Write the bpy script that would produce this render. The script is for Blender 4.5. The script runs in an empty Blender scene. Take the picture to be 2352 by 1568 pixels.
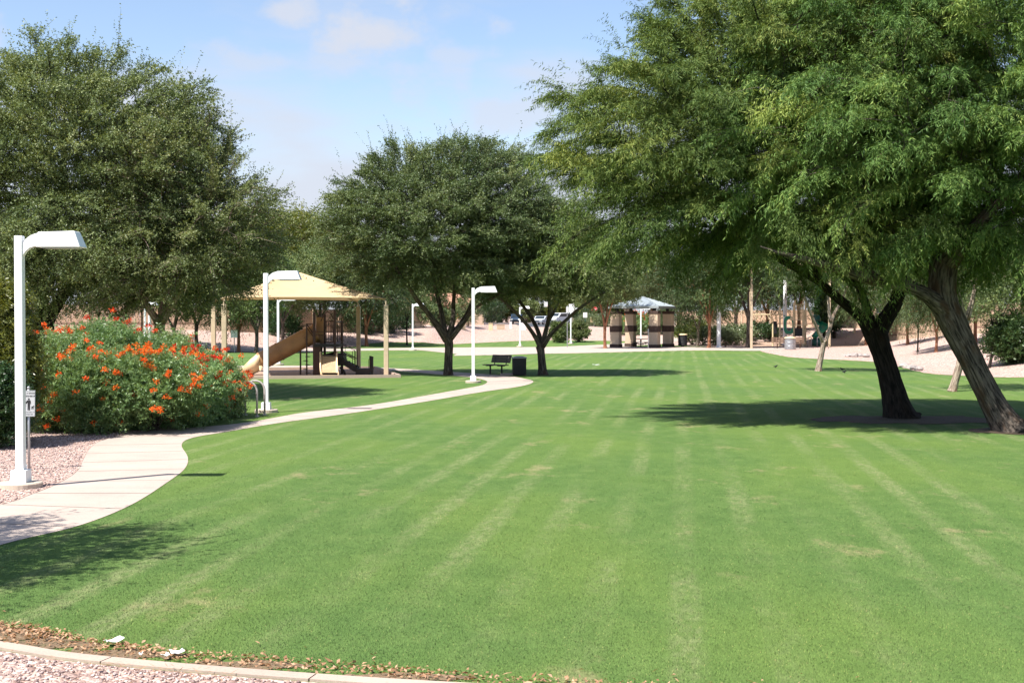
import bpy, math, random
import numpy as np
from mathutils import Vector, Matrix
R = math.radians
SC = bpy.context.scene
COL = SC.collection
# ------------------------------------------------------------------ camera, sky, sun, exposure
F = 2900.0            # focal length in pixels of the 2352 x 1568 view of the photograph
CH = 2.5              # eye height over the lawn (m)
HY = 735.0            # row of the horizon
cam = bpy.data.cameras.new('camera'); camo = bpy.data.objects.new('camera', cam); COL.objects.link(camo)
cam.lens = 36.0*F/2352; cam.sensor_width = 36; cam.clip_start = 0.1; cam.clip_end = 5000
camo.location = (0, 0, CH); camo.rotation_euler = (R(90)-math.atan((784-HY)/F), 0, 0)
SC.camera = camo
SUN_TRAVEL = Vector((0.66, 0.62, -math.tan(R(57))*0.906)).normalized()
W = bpy.data.worlds.new('World'); SC.world = W; W.use_nodes = True
def world_nodes():
    nt = W.node_tree; nt.nodes.clear()
    N = nt.nodes.new; L = nt.links.new
    def math_(op, a, b=None, clamp=False):
        n = N('ShaderNodeMath'); n.operation = op; n.use_clamp = clamp
        for i, v in enumerate((a, b)):
            if v is None: continue
            if isinstance(v, (int, float)): n.inputs[i].default_value = v
            else: L(v, n.inputs[i])
        return n.outputs[0]
    def sstep(v, a, b):
        n = N('ShaderNodeMapRange'); n.interpolation_type = 'SMOOTHSTEP'
        L(v, n.inputs[0]); n.inputs[1].default_value = a; n.inputs[2].default_value = b
        return n.outputs[0]
    out = N('ShaderNodeOutputWorld'); bg = N('ShaderNodeBackground')
    sky = N('ShaderNodeTexSky'); sky.sky_type = 'NISHITA'; sky.sun_disc = False
    sky.sun_elevation = R(57); sky.sun_rotation = math.atan2(-SUN_TRAVEL.x, -SUN_TRAVEL.y) % (2*math.pi)
    sky.air_density = 1.0; sky.dust_density = 0.6; sky.ozone_density = 1.6
    tc = N('ShaderNodeTexCoord'); sep = N('ShaderNodeSeparateXYZ'); L(tc.outputs['Generated'], sep.inputs[0])
    az = math_('ARCTAN2', sep.outputs[0], sep.outputs[1]); el = math_('ARCSINE', sep.outputs[2])
    def noise(sx, sy, off, scale, det, rough):
        cmb = N('ShaderNodeCombineXYZ'); L(math_('MULTIPLY', az, sx), cmb.inputs[0]); L(math_('MULTIPLY', el, sy), cmb.inputs[1]); cmb.inputs[2].default_value = off
        n = N('ShaderNodeTexNoise'); n.inputs['Scale'].default_value = scale; n.inputs['Detail'].default_value = det; n.inputs['Roughness'].default_value = rough
        L(cmb.outputs[0], n.inputs['Vector']); return n.outputs[0]
    # long thin veils, thicker low in the sky
    n1 = noise(5.0, 17.0, 3.7, 1.0, 5, 0.5)
    low = math_('SUBTRACT', 1.0, sstep(el, 0.05, 0.24))
    veil = sstep(math_('ADD', n1, math_('MULTIPLY', low, 0.42)), 0.47, 0.82)
    n2 = noise(9.0, 13.0, 1.3, 2.2, 6, 0.55)
    acc = math_('MULTIPLY', veil, 0.9)
    def puff(a, e, wa, we, st):
        da = math_('DIVIDE', math_('SUBTRACT', az, a), wa); de = math_('DIVIDE', math_('SUBTRACT', el, e), we)
        r = math_('SQRT', math_('ADD', math_('MULTIPLY', da, da), math_('MULTIPLY', de, de)))
        v = math_('ADD', math_('SUBTRACT', 1.0, r), math_('MULTIPLY', math_('SUBTRACT', n2, 0.5), 2.6))
        return math_('MULTIPLY', sstep(v, 0.05, 1.0), st)
    for p in ((-0.112, 0.221, 0.095, 0.042, 0.95), (-0.166, 0.234, 0.040, 0.026, 0.85), (-0.045, 0.205, 0.060, 0.012, 0.55),
              (-0.15, 0.198, 0.16, 0.018, 0.6), (-0.05, 0.236, 0.035, 0.018, 0.4), (0.0, 0.165, 0.12, 0.03, 0.7), (-0.12, 0.15, 0.1, 0.014, 0.4), (-0.40, 0.20, 0.02, 0.03, 0.9)):
        acc = math_('MAXIMUM', acc, puff(*p))
    mix = N('ShaderNodeMix'); mix.data_type = 'RGBA'
    L(acc, mix.inputs[0])
    hs = N('ShaderNodeHueSaturation'); hs.inputs['Saturation'].default_value = 1.0; hs.inputs['Value'].default_value = 0.90
    L(sky.outputs[0], hs.inputs['Color'])
    tn = N('ShaderNodeMix'); tn.data_type = 'RGBA'; tn.blend_type = 'MULTIPLY'; tn.inputs[0].default_value = 1; L(hs.outputs[0], tn.inputs[6]); tn.inputs[7].default_value = (1.02, 0.97, 0.97, 1)
    L(tn.outputs[2], mix.inputs[6]); mix.inputs[7].default_value = CLOUD
    L(mix.outputs[2], bg.inputs[0]); bg.inputs[1].default_value = SKY_STRENGTH
    L(bg.outputs[0], out.inputs[0])
CLOUD = (3.1, 3.28, 3.75, 1)
SKY_STRENGTH = 0.115
world_nodes()
sl = bpy.data.lights.new('sun', 'SUN'); sl.energy = 5.0; sl.angle = R(0.5); sl.color = (1.0, 0.955, 0.88)
so = bpy.data.objects.new('sun', sl); COL.objects.link(so); so.rotation_euler = SUN_TRAVEL.to_track_quat('-Z', 'Y').to_euler(); so.location = (-30, -30, 60)
SC.view_settings.view_transform = 'Standard'; SC.view_settings.look = 'None'; SC.view_settings.gamma = 1; SC.view_settings.use_curve_mapping = False
SC.view_settings.exposure = 1.02
SC.cycles.max_bounces = 5; SC.cycles.diffuse_bounces = 2; SC.cycles.glossy_bounces = 2; SC.cycles.transmission_bounces = 3
SC.cycles.caustics_reflective = False; SC.cycles.caustics_refractive = False

# ------------------------------------------------------------------ helpers
def G(px, py, z=0.0):                       # a photograph pixel -> the point of the level z it looks at
    d = F*(CH-z)/(py-HY); return ((px-1176)/F*d, d)
def P(px, py, d):                           # the same at a known distance
    return Vector(((px-1176)/F*d, d, CH-(py-HY)/F*d))
def XY(px, d): return ((px-1176)/F*d, d)

def tag(o, label=None, cat=None, group=None, kind=None):
    if label: o['label'] = label
    if cat: o['category'] = cat
    if group: o['group'] = group
    if kind: o['kind'] = kind
    return o
def thing(name, label, cat, loc=(0, 0, 0), rz=0.0, group=None):
    o = bpy.data.objects.new(name, None); COL.objects.link(o); o.empty_display_size = 0.2
    o.location = loc; o.rotation_euler = (0, 0, rz); return tag(o, label, cat, group)
def dup(root, loc, rz, label, scale=None, group=None):
    r = root.copy(); COL.objects.link(r); r.location = loc; r.rotation_euler = (0, 0, rz); r['label'] = label
    if group: r['group'] = group
    if scale: r.scale = (scale,)*3 if isinstance(scale, (int, float)) else scale
    for ch in list(root.children):
        c = ch.copy(); COL.objects.link(c); c.parent = r
        for g in list(ch.children):
            k = g.copy(); COL.objects.link(k); k.parent = c
    return r

def np_mesh(name, co, faces_idx, nper):
    me = bpy.data.meshes.new(name); n = len(co); m = len(faces_idx)//nper
    me.vertices.add(n); me.vertices.foreach_set('co', np.ascontiguousarray(co, np.float32).ravel())
    me.loops.add(m*nper); me.loops.foreach_set('vertex_index', np.ascontiguousarray(faces_idx, np.int32))
    me.polygons.add(m); me.polygons.foreach_set('loop_start', np.arange(0, m*nper, nper, dtype=np.int32))
    me.update(calc_edges=True)
    return me
def link_mesh(name, me, mat, parent=None, smooth=False):
    o = bpy.data.objects.new(name, me); COL.objects.link(o)
    if mat is not None: me.materials.append(mat)
    if smooth: me.polygons.foreach_set('use_smooth', np.ones(len(me.polygons), bool))
    if parent is not None: o.parent = parent
    return o

class MB:
    def __init__(s): s.v = []; s.f = []; s.b = []
    def add(s, vs, fs, bark=None):
        k = len(s.v); s.v += [tuple(v) for v in vs]; s.f += [tuple(i+k for i in f) for f in fs]
        s.b += bark if bark is not None else [(0, 0, 0)]*len(vs); return s
    def box(s, c, size, rot=None, taper=1.0):
        x, y, z = (q/2 for q in size); M_ = rot if rot is not None else Matrix.Identity(3)
        vs = [Vector(c)+M_ @ Vector((sx*x*(taper if sz > 0 else 1), sy*y*(taper if sz > 0 else 1), sz*z)) for sz in (-1, 1) for sx, sy in ((-1, -1), (1, -1), (1, 1), (-1, 1))]
        return s.add(vs, [(3, 2, 1, 0), (4, 5, 6, 7), (0, 1, 5, 4), (1, 2, 6, 5), (2, 3, 7, 6), (3, 0, 4, 7)])
    def tube(s, pts, rad, n=8, cap=True, rough=0.0, rng=None):
        pts = [Vector(p) for p in pts]; rad = [rad]*len(pts) if isinstance(rad, (int, float)) else list(rad)
        vs = []; bk = []; ln = 0.0; up = None
        for i, p in enumerate(pts):
            t = (pts[min(i+1, len(pts)-1)]-pts[max(i-1, 0)])
            t = t.normalized() if t.length > 1e-9 else Vector((0, 0, 1))
            if up is None:
                up = Vector((1, 0, 0)) if abs(t.x) < 0.8 else Vector((0, 1, 0))
            u = (up-t*up.dot(t)); u = u.normalized() if u.length > 1e-6 else t.orthogonal().normalized(); w = t.cross(u); up = u
            if i: ln += (p-pts[i-1]).length
            for k in range(n):
                a = 2*math.pi*k/n; r = rad[i]
                if rough: r *= 1+rough*(math.sin(3*a+ln*1.3)*.45+math.sin(7*a-ln*2.1+1)*.35+math.sin(13*a+ln*1.7)*.25+(rng.random()-.5)*.45)
                vs.append(p+u*math.cos(a)*r+w*math.sin(a)*r); bk.append((math.cos(a)*rad[i], math.sin(a)*rad[i], ln))
        fs = [(i*n+k, i*n+(k+1) % n, (i+1)*n+(k+1) % n, (i+1)*n+k) for i in range(len(pts)-1) for k in range(n)]
        if cap: fs += [tuple(range(n-1, -1, -1)), tuple(range((len(pts)-1)*n, len(pts)*n))]
        return s.add(vs, fs, bk)
    def lathe(s, prof, c=(0, 0, 0), n=20, sx=1.0, sy=1.0):
        vs = [(c[0]+r*sx*math.cos(2*math.pi*k/n), c[1]+r*sy*math.sin(2*math.pi*k/n), c[2]+z) for r, z in prof for k in range(n)]
        fs = [(i*n+k, i*n+(k+1) % n, (i+1)*n+(k+1) % n, (i+1)*n+k) for i in range(len(prof)-1) for k in range(n)]
        fs += [tuple(range(n-1, -1, -1)), tuple(range((len(prof)-1)*n, len(prof)*n))]
        return s.add(vs, fs)
    def prism(s, poly, a, b, M_=None):            # poly in local xz, extruded in y from a to b
        n = len(poly); vs = [(x, a, z) for x, z in poly]+[(x, b, z) for x, z in poly]
        if M_ is not None: vs = [M_ @ Vector(v) for v in vs]
        fs = [tuple(range(n)), tuple(range(2*n-1, n-1, -1))]+[((i+1) % n, i, n+i, n+(i+1) % n) for i in range(n)]
        return s.add(vs, fs)
    def build(s, name, mat, parent=None, smooth=False, bevel=0.0, bark=False):
        me = bpy.data.meshes.new(name); me.from_pydata([tuple(v) for v in s.v], [], s.f); me.update()
        if bark:
            at = me.attributes.new('bark', 'FLOAT_VECTOR', 'POINT'); at.data.foreach_set('vector', np.array(s.b, np.float32).ravel())
        o = link_mesh(name, me, mat, parent, smooth)
        if bevel:
            m = o.modifiers.new('bevel', 'BEVEL'); m.width = bevel; m.segments = 2; m.limit_method = 'ANGLE'
        return o

# ------------------------------------------------------------------ materials
def newmat(name):
    m = bpy.data.materials.new(name); m.use_nodes = True; nt = m.node_tree; nt.nodes.clear()
    o = nt.nodes.new('ShaderNodeOutputMaterial'); b = nt.nodes.new('ShaderNodeBsdfPrincipled'); nt.links.new(b.outputs[0], o.inputs[0])
    return m, nt, b, o
class NT:
    def __init__(s, nt): s.nt = nt
    def n(s, t, **k):
        x = s.nt.nodes.new(t)
        for a, v in k.items(): setattr(x, a, v)
        return x
    def l(s, a, b): s.nt.links.new(a, b)
    def noise(s, vec, scale, det=4, rough=0.55, dist=0.0):
        x = s.n('ShaderNodeTexNoise'); x.inputs['Scale'].default_value = scale; x.inputs['Detail'].default_value = det; x.inputs['Roughness'].default_value = rough; x.inputs['Distortion'].default_value = dist
        if vec is not None: s.l(vec, x.inputs['Vector'])
        return x.outputs[0]
    def mapv(s, vec, sc=(1, 1, 1), rot=(0, 0, 0), loc=(0, 0, 0)):
        x = s.n('ShaderNodeMapping'); x.inputs['Scale'].default_value = sc; x.inputs['Rotation'].default_value = rot; x.inputs['Location'].default_value = loc
        s.l(vec, x.inputs['Vector']); return x.outputs[0]
    def ramp(s, fac, stops):
        x = s.n('ShaderNodeValToRGB'); e = x.color_ramp.elements
        while len(e) < len(stops): e.new(0.5)
        for q, (p, c) in zip(e, stops): q.position = p; q.color = (*c, 1)
        s.l(fac, x.inputs[0]); return x.outputs[0]
    def mix(s, fac, a, b, mode='MIX'):
        x = s.n('ShaderNodeMix', data_type='RGBA', blend_type=mode)
        for i, v in ((0, fac), (6, a), (7, b)):
            if isinstance(v, (int, float)): x.inputs[i].default_value = v
            elif isinstance(v, tuple): x.inputs[i].default_value = (*v, 1)
            else: s.l(v, x.inputs[i])
        return x.outputs[2]
    def m(s, op, a, b=None, c=None, clamp=False):
        x = s.n('ShaderNodeMath', operation=op, use_clamp=clamp)
        for i, v in enumerate((a, b, c)):
            if v is None: continue
            if isinstance(v, (int, float)): x.inputs[i].default_value = v
            else: s.l(v, x.inputs[i])
        return x.outputs[0]
    def step(s, v, a, b):
        x = s.n('ShaderNodeMapRange', interpolation_type='SMOOTHSTEP'); s.l(v, x.inputs[0]); x.inputs[1].default_value = a; x.inputs[2].default_value = b
        return x.outputs[0]
    def pos(s): return s.n('ShaderNodeNewGeometry').outputs['Position']
    def obj(s): return s.n('ShaderNodeTexCoord').outputs['Object']
    def bump(s, h, strength, dist, b):
        x = s.n('ShaderNodeBump'); x.inputs['Strength'].default_value = strength; x.inputs['Distance'].default_value = dist
        s.l(h, x.inputs['Height']); s.l(x.outputs[0], b.inputs['Normal'])

def solid(name, col, rough=0.6, var=0.12, scale=3.0, bump=0.0, metal=0.0, dirt=None, spec=0.5):
    m, nt, b, o = newmat(name); t = NT(nt); v = t.obj()
    n = t.noise(v, scale, 5, 0.6)
    lo = tuple(c*(1-var) for c in col); hi = tuple(min(1, c*(1+var)) for c in col)
    c = t.ramp(n, [(0.3, lo), (0.7, hi)])
    if dirt:
        c = t.mix(t.step(t.noise(v, scale*0.45, 6, 0.7), 0.52, 0.72), c, dirt)
    t.l(c, b.inputs['Base Color']); b.inputs['Roughness'].default_value = rough; b.inputs['Metallic'].default_value = metal; b.inputs['Specular IOR Level'].default_value = spec
    if bump: t.bump(t.noise(v, scale*9, 4, 0.6), bump, 0.02, b)
    return m

def leaf_mat(name, dark, light, yellow, trans=0.35, rough=0.38, spec=0.5):
    m, nt, b, o = newmat(name); t = NT(nt)
    at = t.n('ShaderNodeAttribute', attribute_name='tone'); oi = t.n('ShaderNodeObjectInfo')
    c = t.ramp(at.outputs['Fac'], [(0.0, dark), (0.55, light), (1.0, yellow)])
    hs = t.n('ShaderNodeHueSaturation'); t.l(c, hs.inputs['Color'])
    t.l(t.m('ADD', 0.488, t.m('MULTIPLY', oi.outputs['Random'], 0.024)), hs.inputs['Hue'])
    t.l(t.m('ADD', 0.85, t.m('MULTIPLY', oi.outputs['Random'], 0.3)), hs.inputs['Value'])
    t.l(hs.outputs[0], b.inputs['Base Color']); b.inputs['Roughness'].default_value = rough; b.inputs['Specular IOR Level'].default_value = spec
    tr = t.n('ShaderNodeBsdfTranslucent'); t.l(t.mix(1.0, hs.outputs[0], (1.25, 1.15, 0.5), 'MULTIPLY'), tr.inputs[0])
    mx = t.n('ShaderNodeMixShader'); mx.inputs[0].default_value = trans
    t.l(b.outputs[0], mx.inputs[1]); t.l(tr.outputs[0], mx.inputs[2]); t.l(mx.outputs[0], o.inputs[0])
    return m

def bark_mat(name, dark, light, warm, scale=9.0):
    m, nt, b, o = newmat(name); t = NT(nt)
    at = t.n('ShaderNodeAttribute', attribute_name='bark').outputs['Vector']
    rid = t.noise(t.mapv(at, (1, 1, 0.13)), scale*2.2, 6, 0.65, 0.4)
    big = t.noise(t.mapv(at, (1, 1, 0.5)), scale*0.35, 3, 0.6)
    c = t.ramp(rid, [(0.38, dark), (0.5, tuple((a+q)/2 for a, q in zip(dark, light))), (0.62, light)])
    c = t.mix(t.step(big, 0.5, 0.68), c, t.mix(rid, dark, warm))
    t.l(c, b.inputs['Base Color']); b.inputs['Roughness'].default_value = 0.9; b.inputs['Specular IOR Level'].default_value = 0.15
    t.bump(rid, 1.0, 0.05, b)
    return m

def lawn_color(t):
    p = t.pos()
    str_ = t.mapv(p, (1, 1, 1), (0, 0, R(7.7)))
    sx = t.n('ShaderNodeSeparateXYZ'); t.l(str_, sx.inputs[0]); sp = t.n('ShaderNodeSeparateXYZ'); t.l(p, sp.inputs[0])
    wob = t.noise(t.mapv(str_, (0.25, 0.05, 1)), 1.0, 2)
    w = t.m('SINE', t.m('ADD', t.m('MULTIPLY', sx.outputs[0], 2*math.pi/0.78), t.m('MULTIPLY', wob, 3.0)))
    stripes = t.m('MULTIPLY', t.step(w, -0.1, 1.0), t.step(t.noise(t.mapv(str_, (0.45, 0.16, 1)), 1.0, 5, 0.62), 0.38, 0.68))
    fine = t.noise(p, 55.0, 3, 0.7); mid = t.noise(t.mapv(p, (1, 0.6, 1)), 2.6, 5, 0.6); big = t.noise(t.mapv(p, (1, .5, 1)), 0.22, 3)
    f = t.m('ADD', t.m('MULTIPLY', fine, 0.45), t.m('MULTIPLY', mid, 0.55))
    c = t.ramp(f, [(0.30, (0.062, 0.120, 0.030)), (0.52, (0.090, 0.156, 0.041)), (0.72, (0.134, 0.198, 0.058))])
    c = t.mix(t.m('MULTIPLY', t.step(big, 0.42, 0.62), 0.5), c, t.mix(fine, (0.098, 0.170, 0.032), (0.160, 0.218, 0.050)))     # yellower patches
    stripes = t.m('MULTIPLY', stripes, t.m('ADD', 0.35, t.step(t.noise(t.mapv(str_, (9, 3.5, 1)), 1.0, 4, 0.7), 0.40, 0.62)))
    c = t.mix(t.m('MULTIPLY', stripes, 0.72), c, t.mix(fine, (0.125, 0.178, 0.062), (0.25, 0.265, 0.125)))                     # mowing streaks
    dry = t.m('MULTIPLY', t.step(t.noise(t.mapv(p, (0.75, 0.45, 1), (0, 0, 0.5)), 1.0, 6, 0.68), 0.58, 0.72), 0.75)
    return t.mix(dry, c, t.mix(fine, (0.17, 0.175, 0.075), (0.35, 0.295, 0.16))), f
def mat_lawn():
    m, nt, b, o = newmat('lawn_grass'); t = NT(nt); c, f = lawn_color(t)
    t.l(c, b.inputs['Base Color']); b.inputs['Roughness'].default_value = 0.9; b.inputs['Specular IOR Level'].default_value = 0.1
    p = t.pos(); t.bump(t.m('ADD', t.noise(p, 70, 3, 0.7), t.m('MULTIPLY', t.noise(p, 6, 3), 1.0)), 0.55, 0.05, b)
    return m
def mat_blade():
    m, nt, b, o = newmat('grass_blades'); t = NT(nt); c, f = lawn_color(t)
    at = t.n('ShaderNodeAttribute', attribute_name='tone').outputs['Fac']
    c = t.mix(1.0, c, t.ramp(at, [(0, (0.80, 0.82, 0.8)), (0.6, (1.08, 1.08, 1.05)), (0.95, (1.3, 1.28, 1.2)), (1.0, (2.6, 1.6, 2.1))]), 'MULTIPLY')
    t.l(c, b.inputs['Base Color']); b.inputs['Roughness'].default_value = 0.7; b.inputs['Specular IOR Level'].default_value = 0.2
    g = t.n('ShaderNodeNewGeometry'); vm = t.n('ShaderNodeVectorMath', operation='ADD'); sc = t.n('ShaderNodeVectorMath', operation='SCALE'); sc.inputs[3].default_value = 0.6
    t.l(g.outputs['Normal'], sc.inputs[0]); t.l(sc.outputs[0], vm.inputs[0]); vm.inputs[1].default_value = (0, 0, 1)
    nn = t.n('ShaderNodeVectorMath', operation='NORMALIZE'); t.l(vm.outputs[0], nn.inputs[0]); t.l(nn.outputs[0], b.inputs['Normal'])
    return m
def mat_gravel(name, scale=26.0):
    m, nt, b, o = newmat(name); t = NT(nt); p = t.pos()
    v = t.n('ShaderNodeTexVoronoi'); v.inputs['Scale'].default_value = scale; t.l(p, v.inputs['Vector'])
    r = t.n('ShaderNodeSeparateColor'); t.l(v.outputs['Color'], r.inputs[0])
    c = t.ramp(r.outputs[0], [(0.0, (0.24, 0.155, 0.13)), (0.35, (0.40, 0.28, 0.24)), (0.7, (0.52, 0.38, 0.325)), (1.0, (0.66, 0.53, 0.46))])
    gap = t.step(v.outputs['Distance'], 0.45, 0.75)
    c = t.mix(t.m('MULTIPLY', gap, 0.55), c, (0.22, 0.14, 0.11))
    c = t.mix(t.m('MULTIPLY', t.step(t.noise(t.mapv(p, (1, 0.6, 1)), 0.35, 5), 0.5, 0.7), 0.45), c, (0.46, 0.30, 0.235))
    t.l(c, b.inputs['Base Color']); b.inputs['Roughness'].default_value = 0.95; b.inputs['Specular IOR Level'].default_value = 0.15
    t.bump(t.m('SUBTRACT', 1.0, v.outputs['Distance']), 0.9, 0.03, b)
    return m
def mat_concrete(name, col=(0.42, 0.345, 0.295)):
    m, nt, b, o = newmat(name); t = NT(nt); p = t.pos()
    a = t.noise(p, 0.8, 5, 0.65); f = t.noise(p, 45, 4, 0.7); st = t.noise(t.mapv(p, (0.5, 3.2, 1), (0, 0, 0.35)), 1.0, 4, 0.6)
    c = t.ramp(a, [(0.3, tuple(q*0.84 for q in col)), (0.7, tuple(q*1.08 for q in col))])
    c = t.mix(t.m('MULTIPLY', t.step(st, 0.45, 0.7), 0.35), c, tuple(q*0.72 for q in (col[0], col[1]*1.0, col[2]*1.08)))
    c = t.mix(t.m('MULTIPLY', t.step(t.noise(p, 2.3, 6, 0.7), 0.56, 0.72), 0.30), c, tuple(q*0.5 for q in col))
    c = t.mix(0.22, c, t.ramp(f, [(0.35, tuple(q*0.55 for q in col)), (0.65, tuple(min(1, q*1.3) for q in col))]))
    t.l(c, b.inputs['Base Color']); b.inputs['Roughness'].default_value = 0.9; b.inputs['Specular IOR Level'].default_value = 0.2
    t.bump(f, 0.25, 0.01, b)
    return m
def mat_fabric():
    m, nt, b, o = newmat('shade_fabric'); t = NT(nt); p = t.obj()
    c = t.ramp(t.noise(p, 0.7, 4), [(0.3, (0.54, 0.395, 0.22)), (0.7, (0.62, 0.465, 0.275))])
    t.l(c, b.inputs['Base Color']); b.inputs['Roughness'].default_value = 0.85
    tr = t.n('ShaderNodeBsdfTranslucent'); tr.inputs[0].default_value = (0.55, 0.36, 0.19, 1)
    mx = t.n('ShaderNodeMixShader'); mx.inputs[0].default_value = 0.15; t.l(b.outputs[0], mx.inputs[1]); t.l(tr.outputs[0], mx.inputs[2]); t.l(mx.outputs[0], o.inputs[0])
    return m
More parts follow.
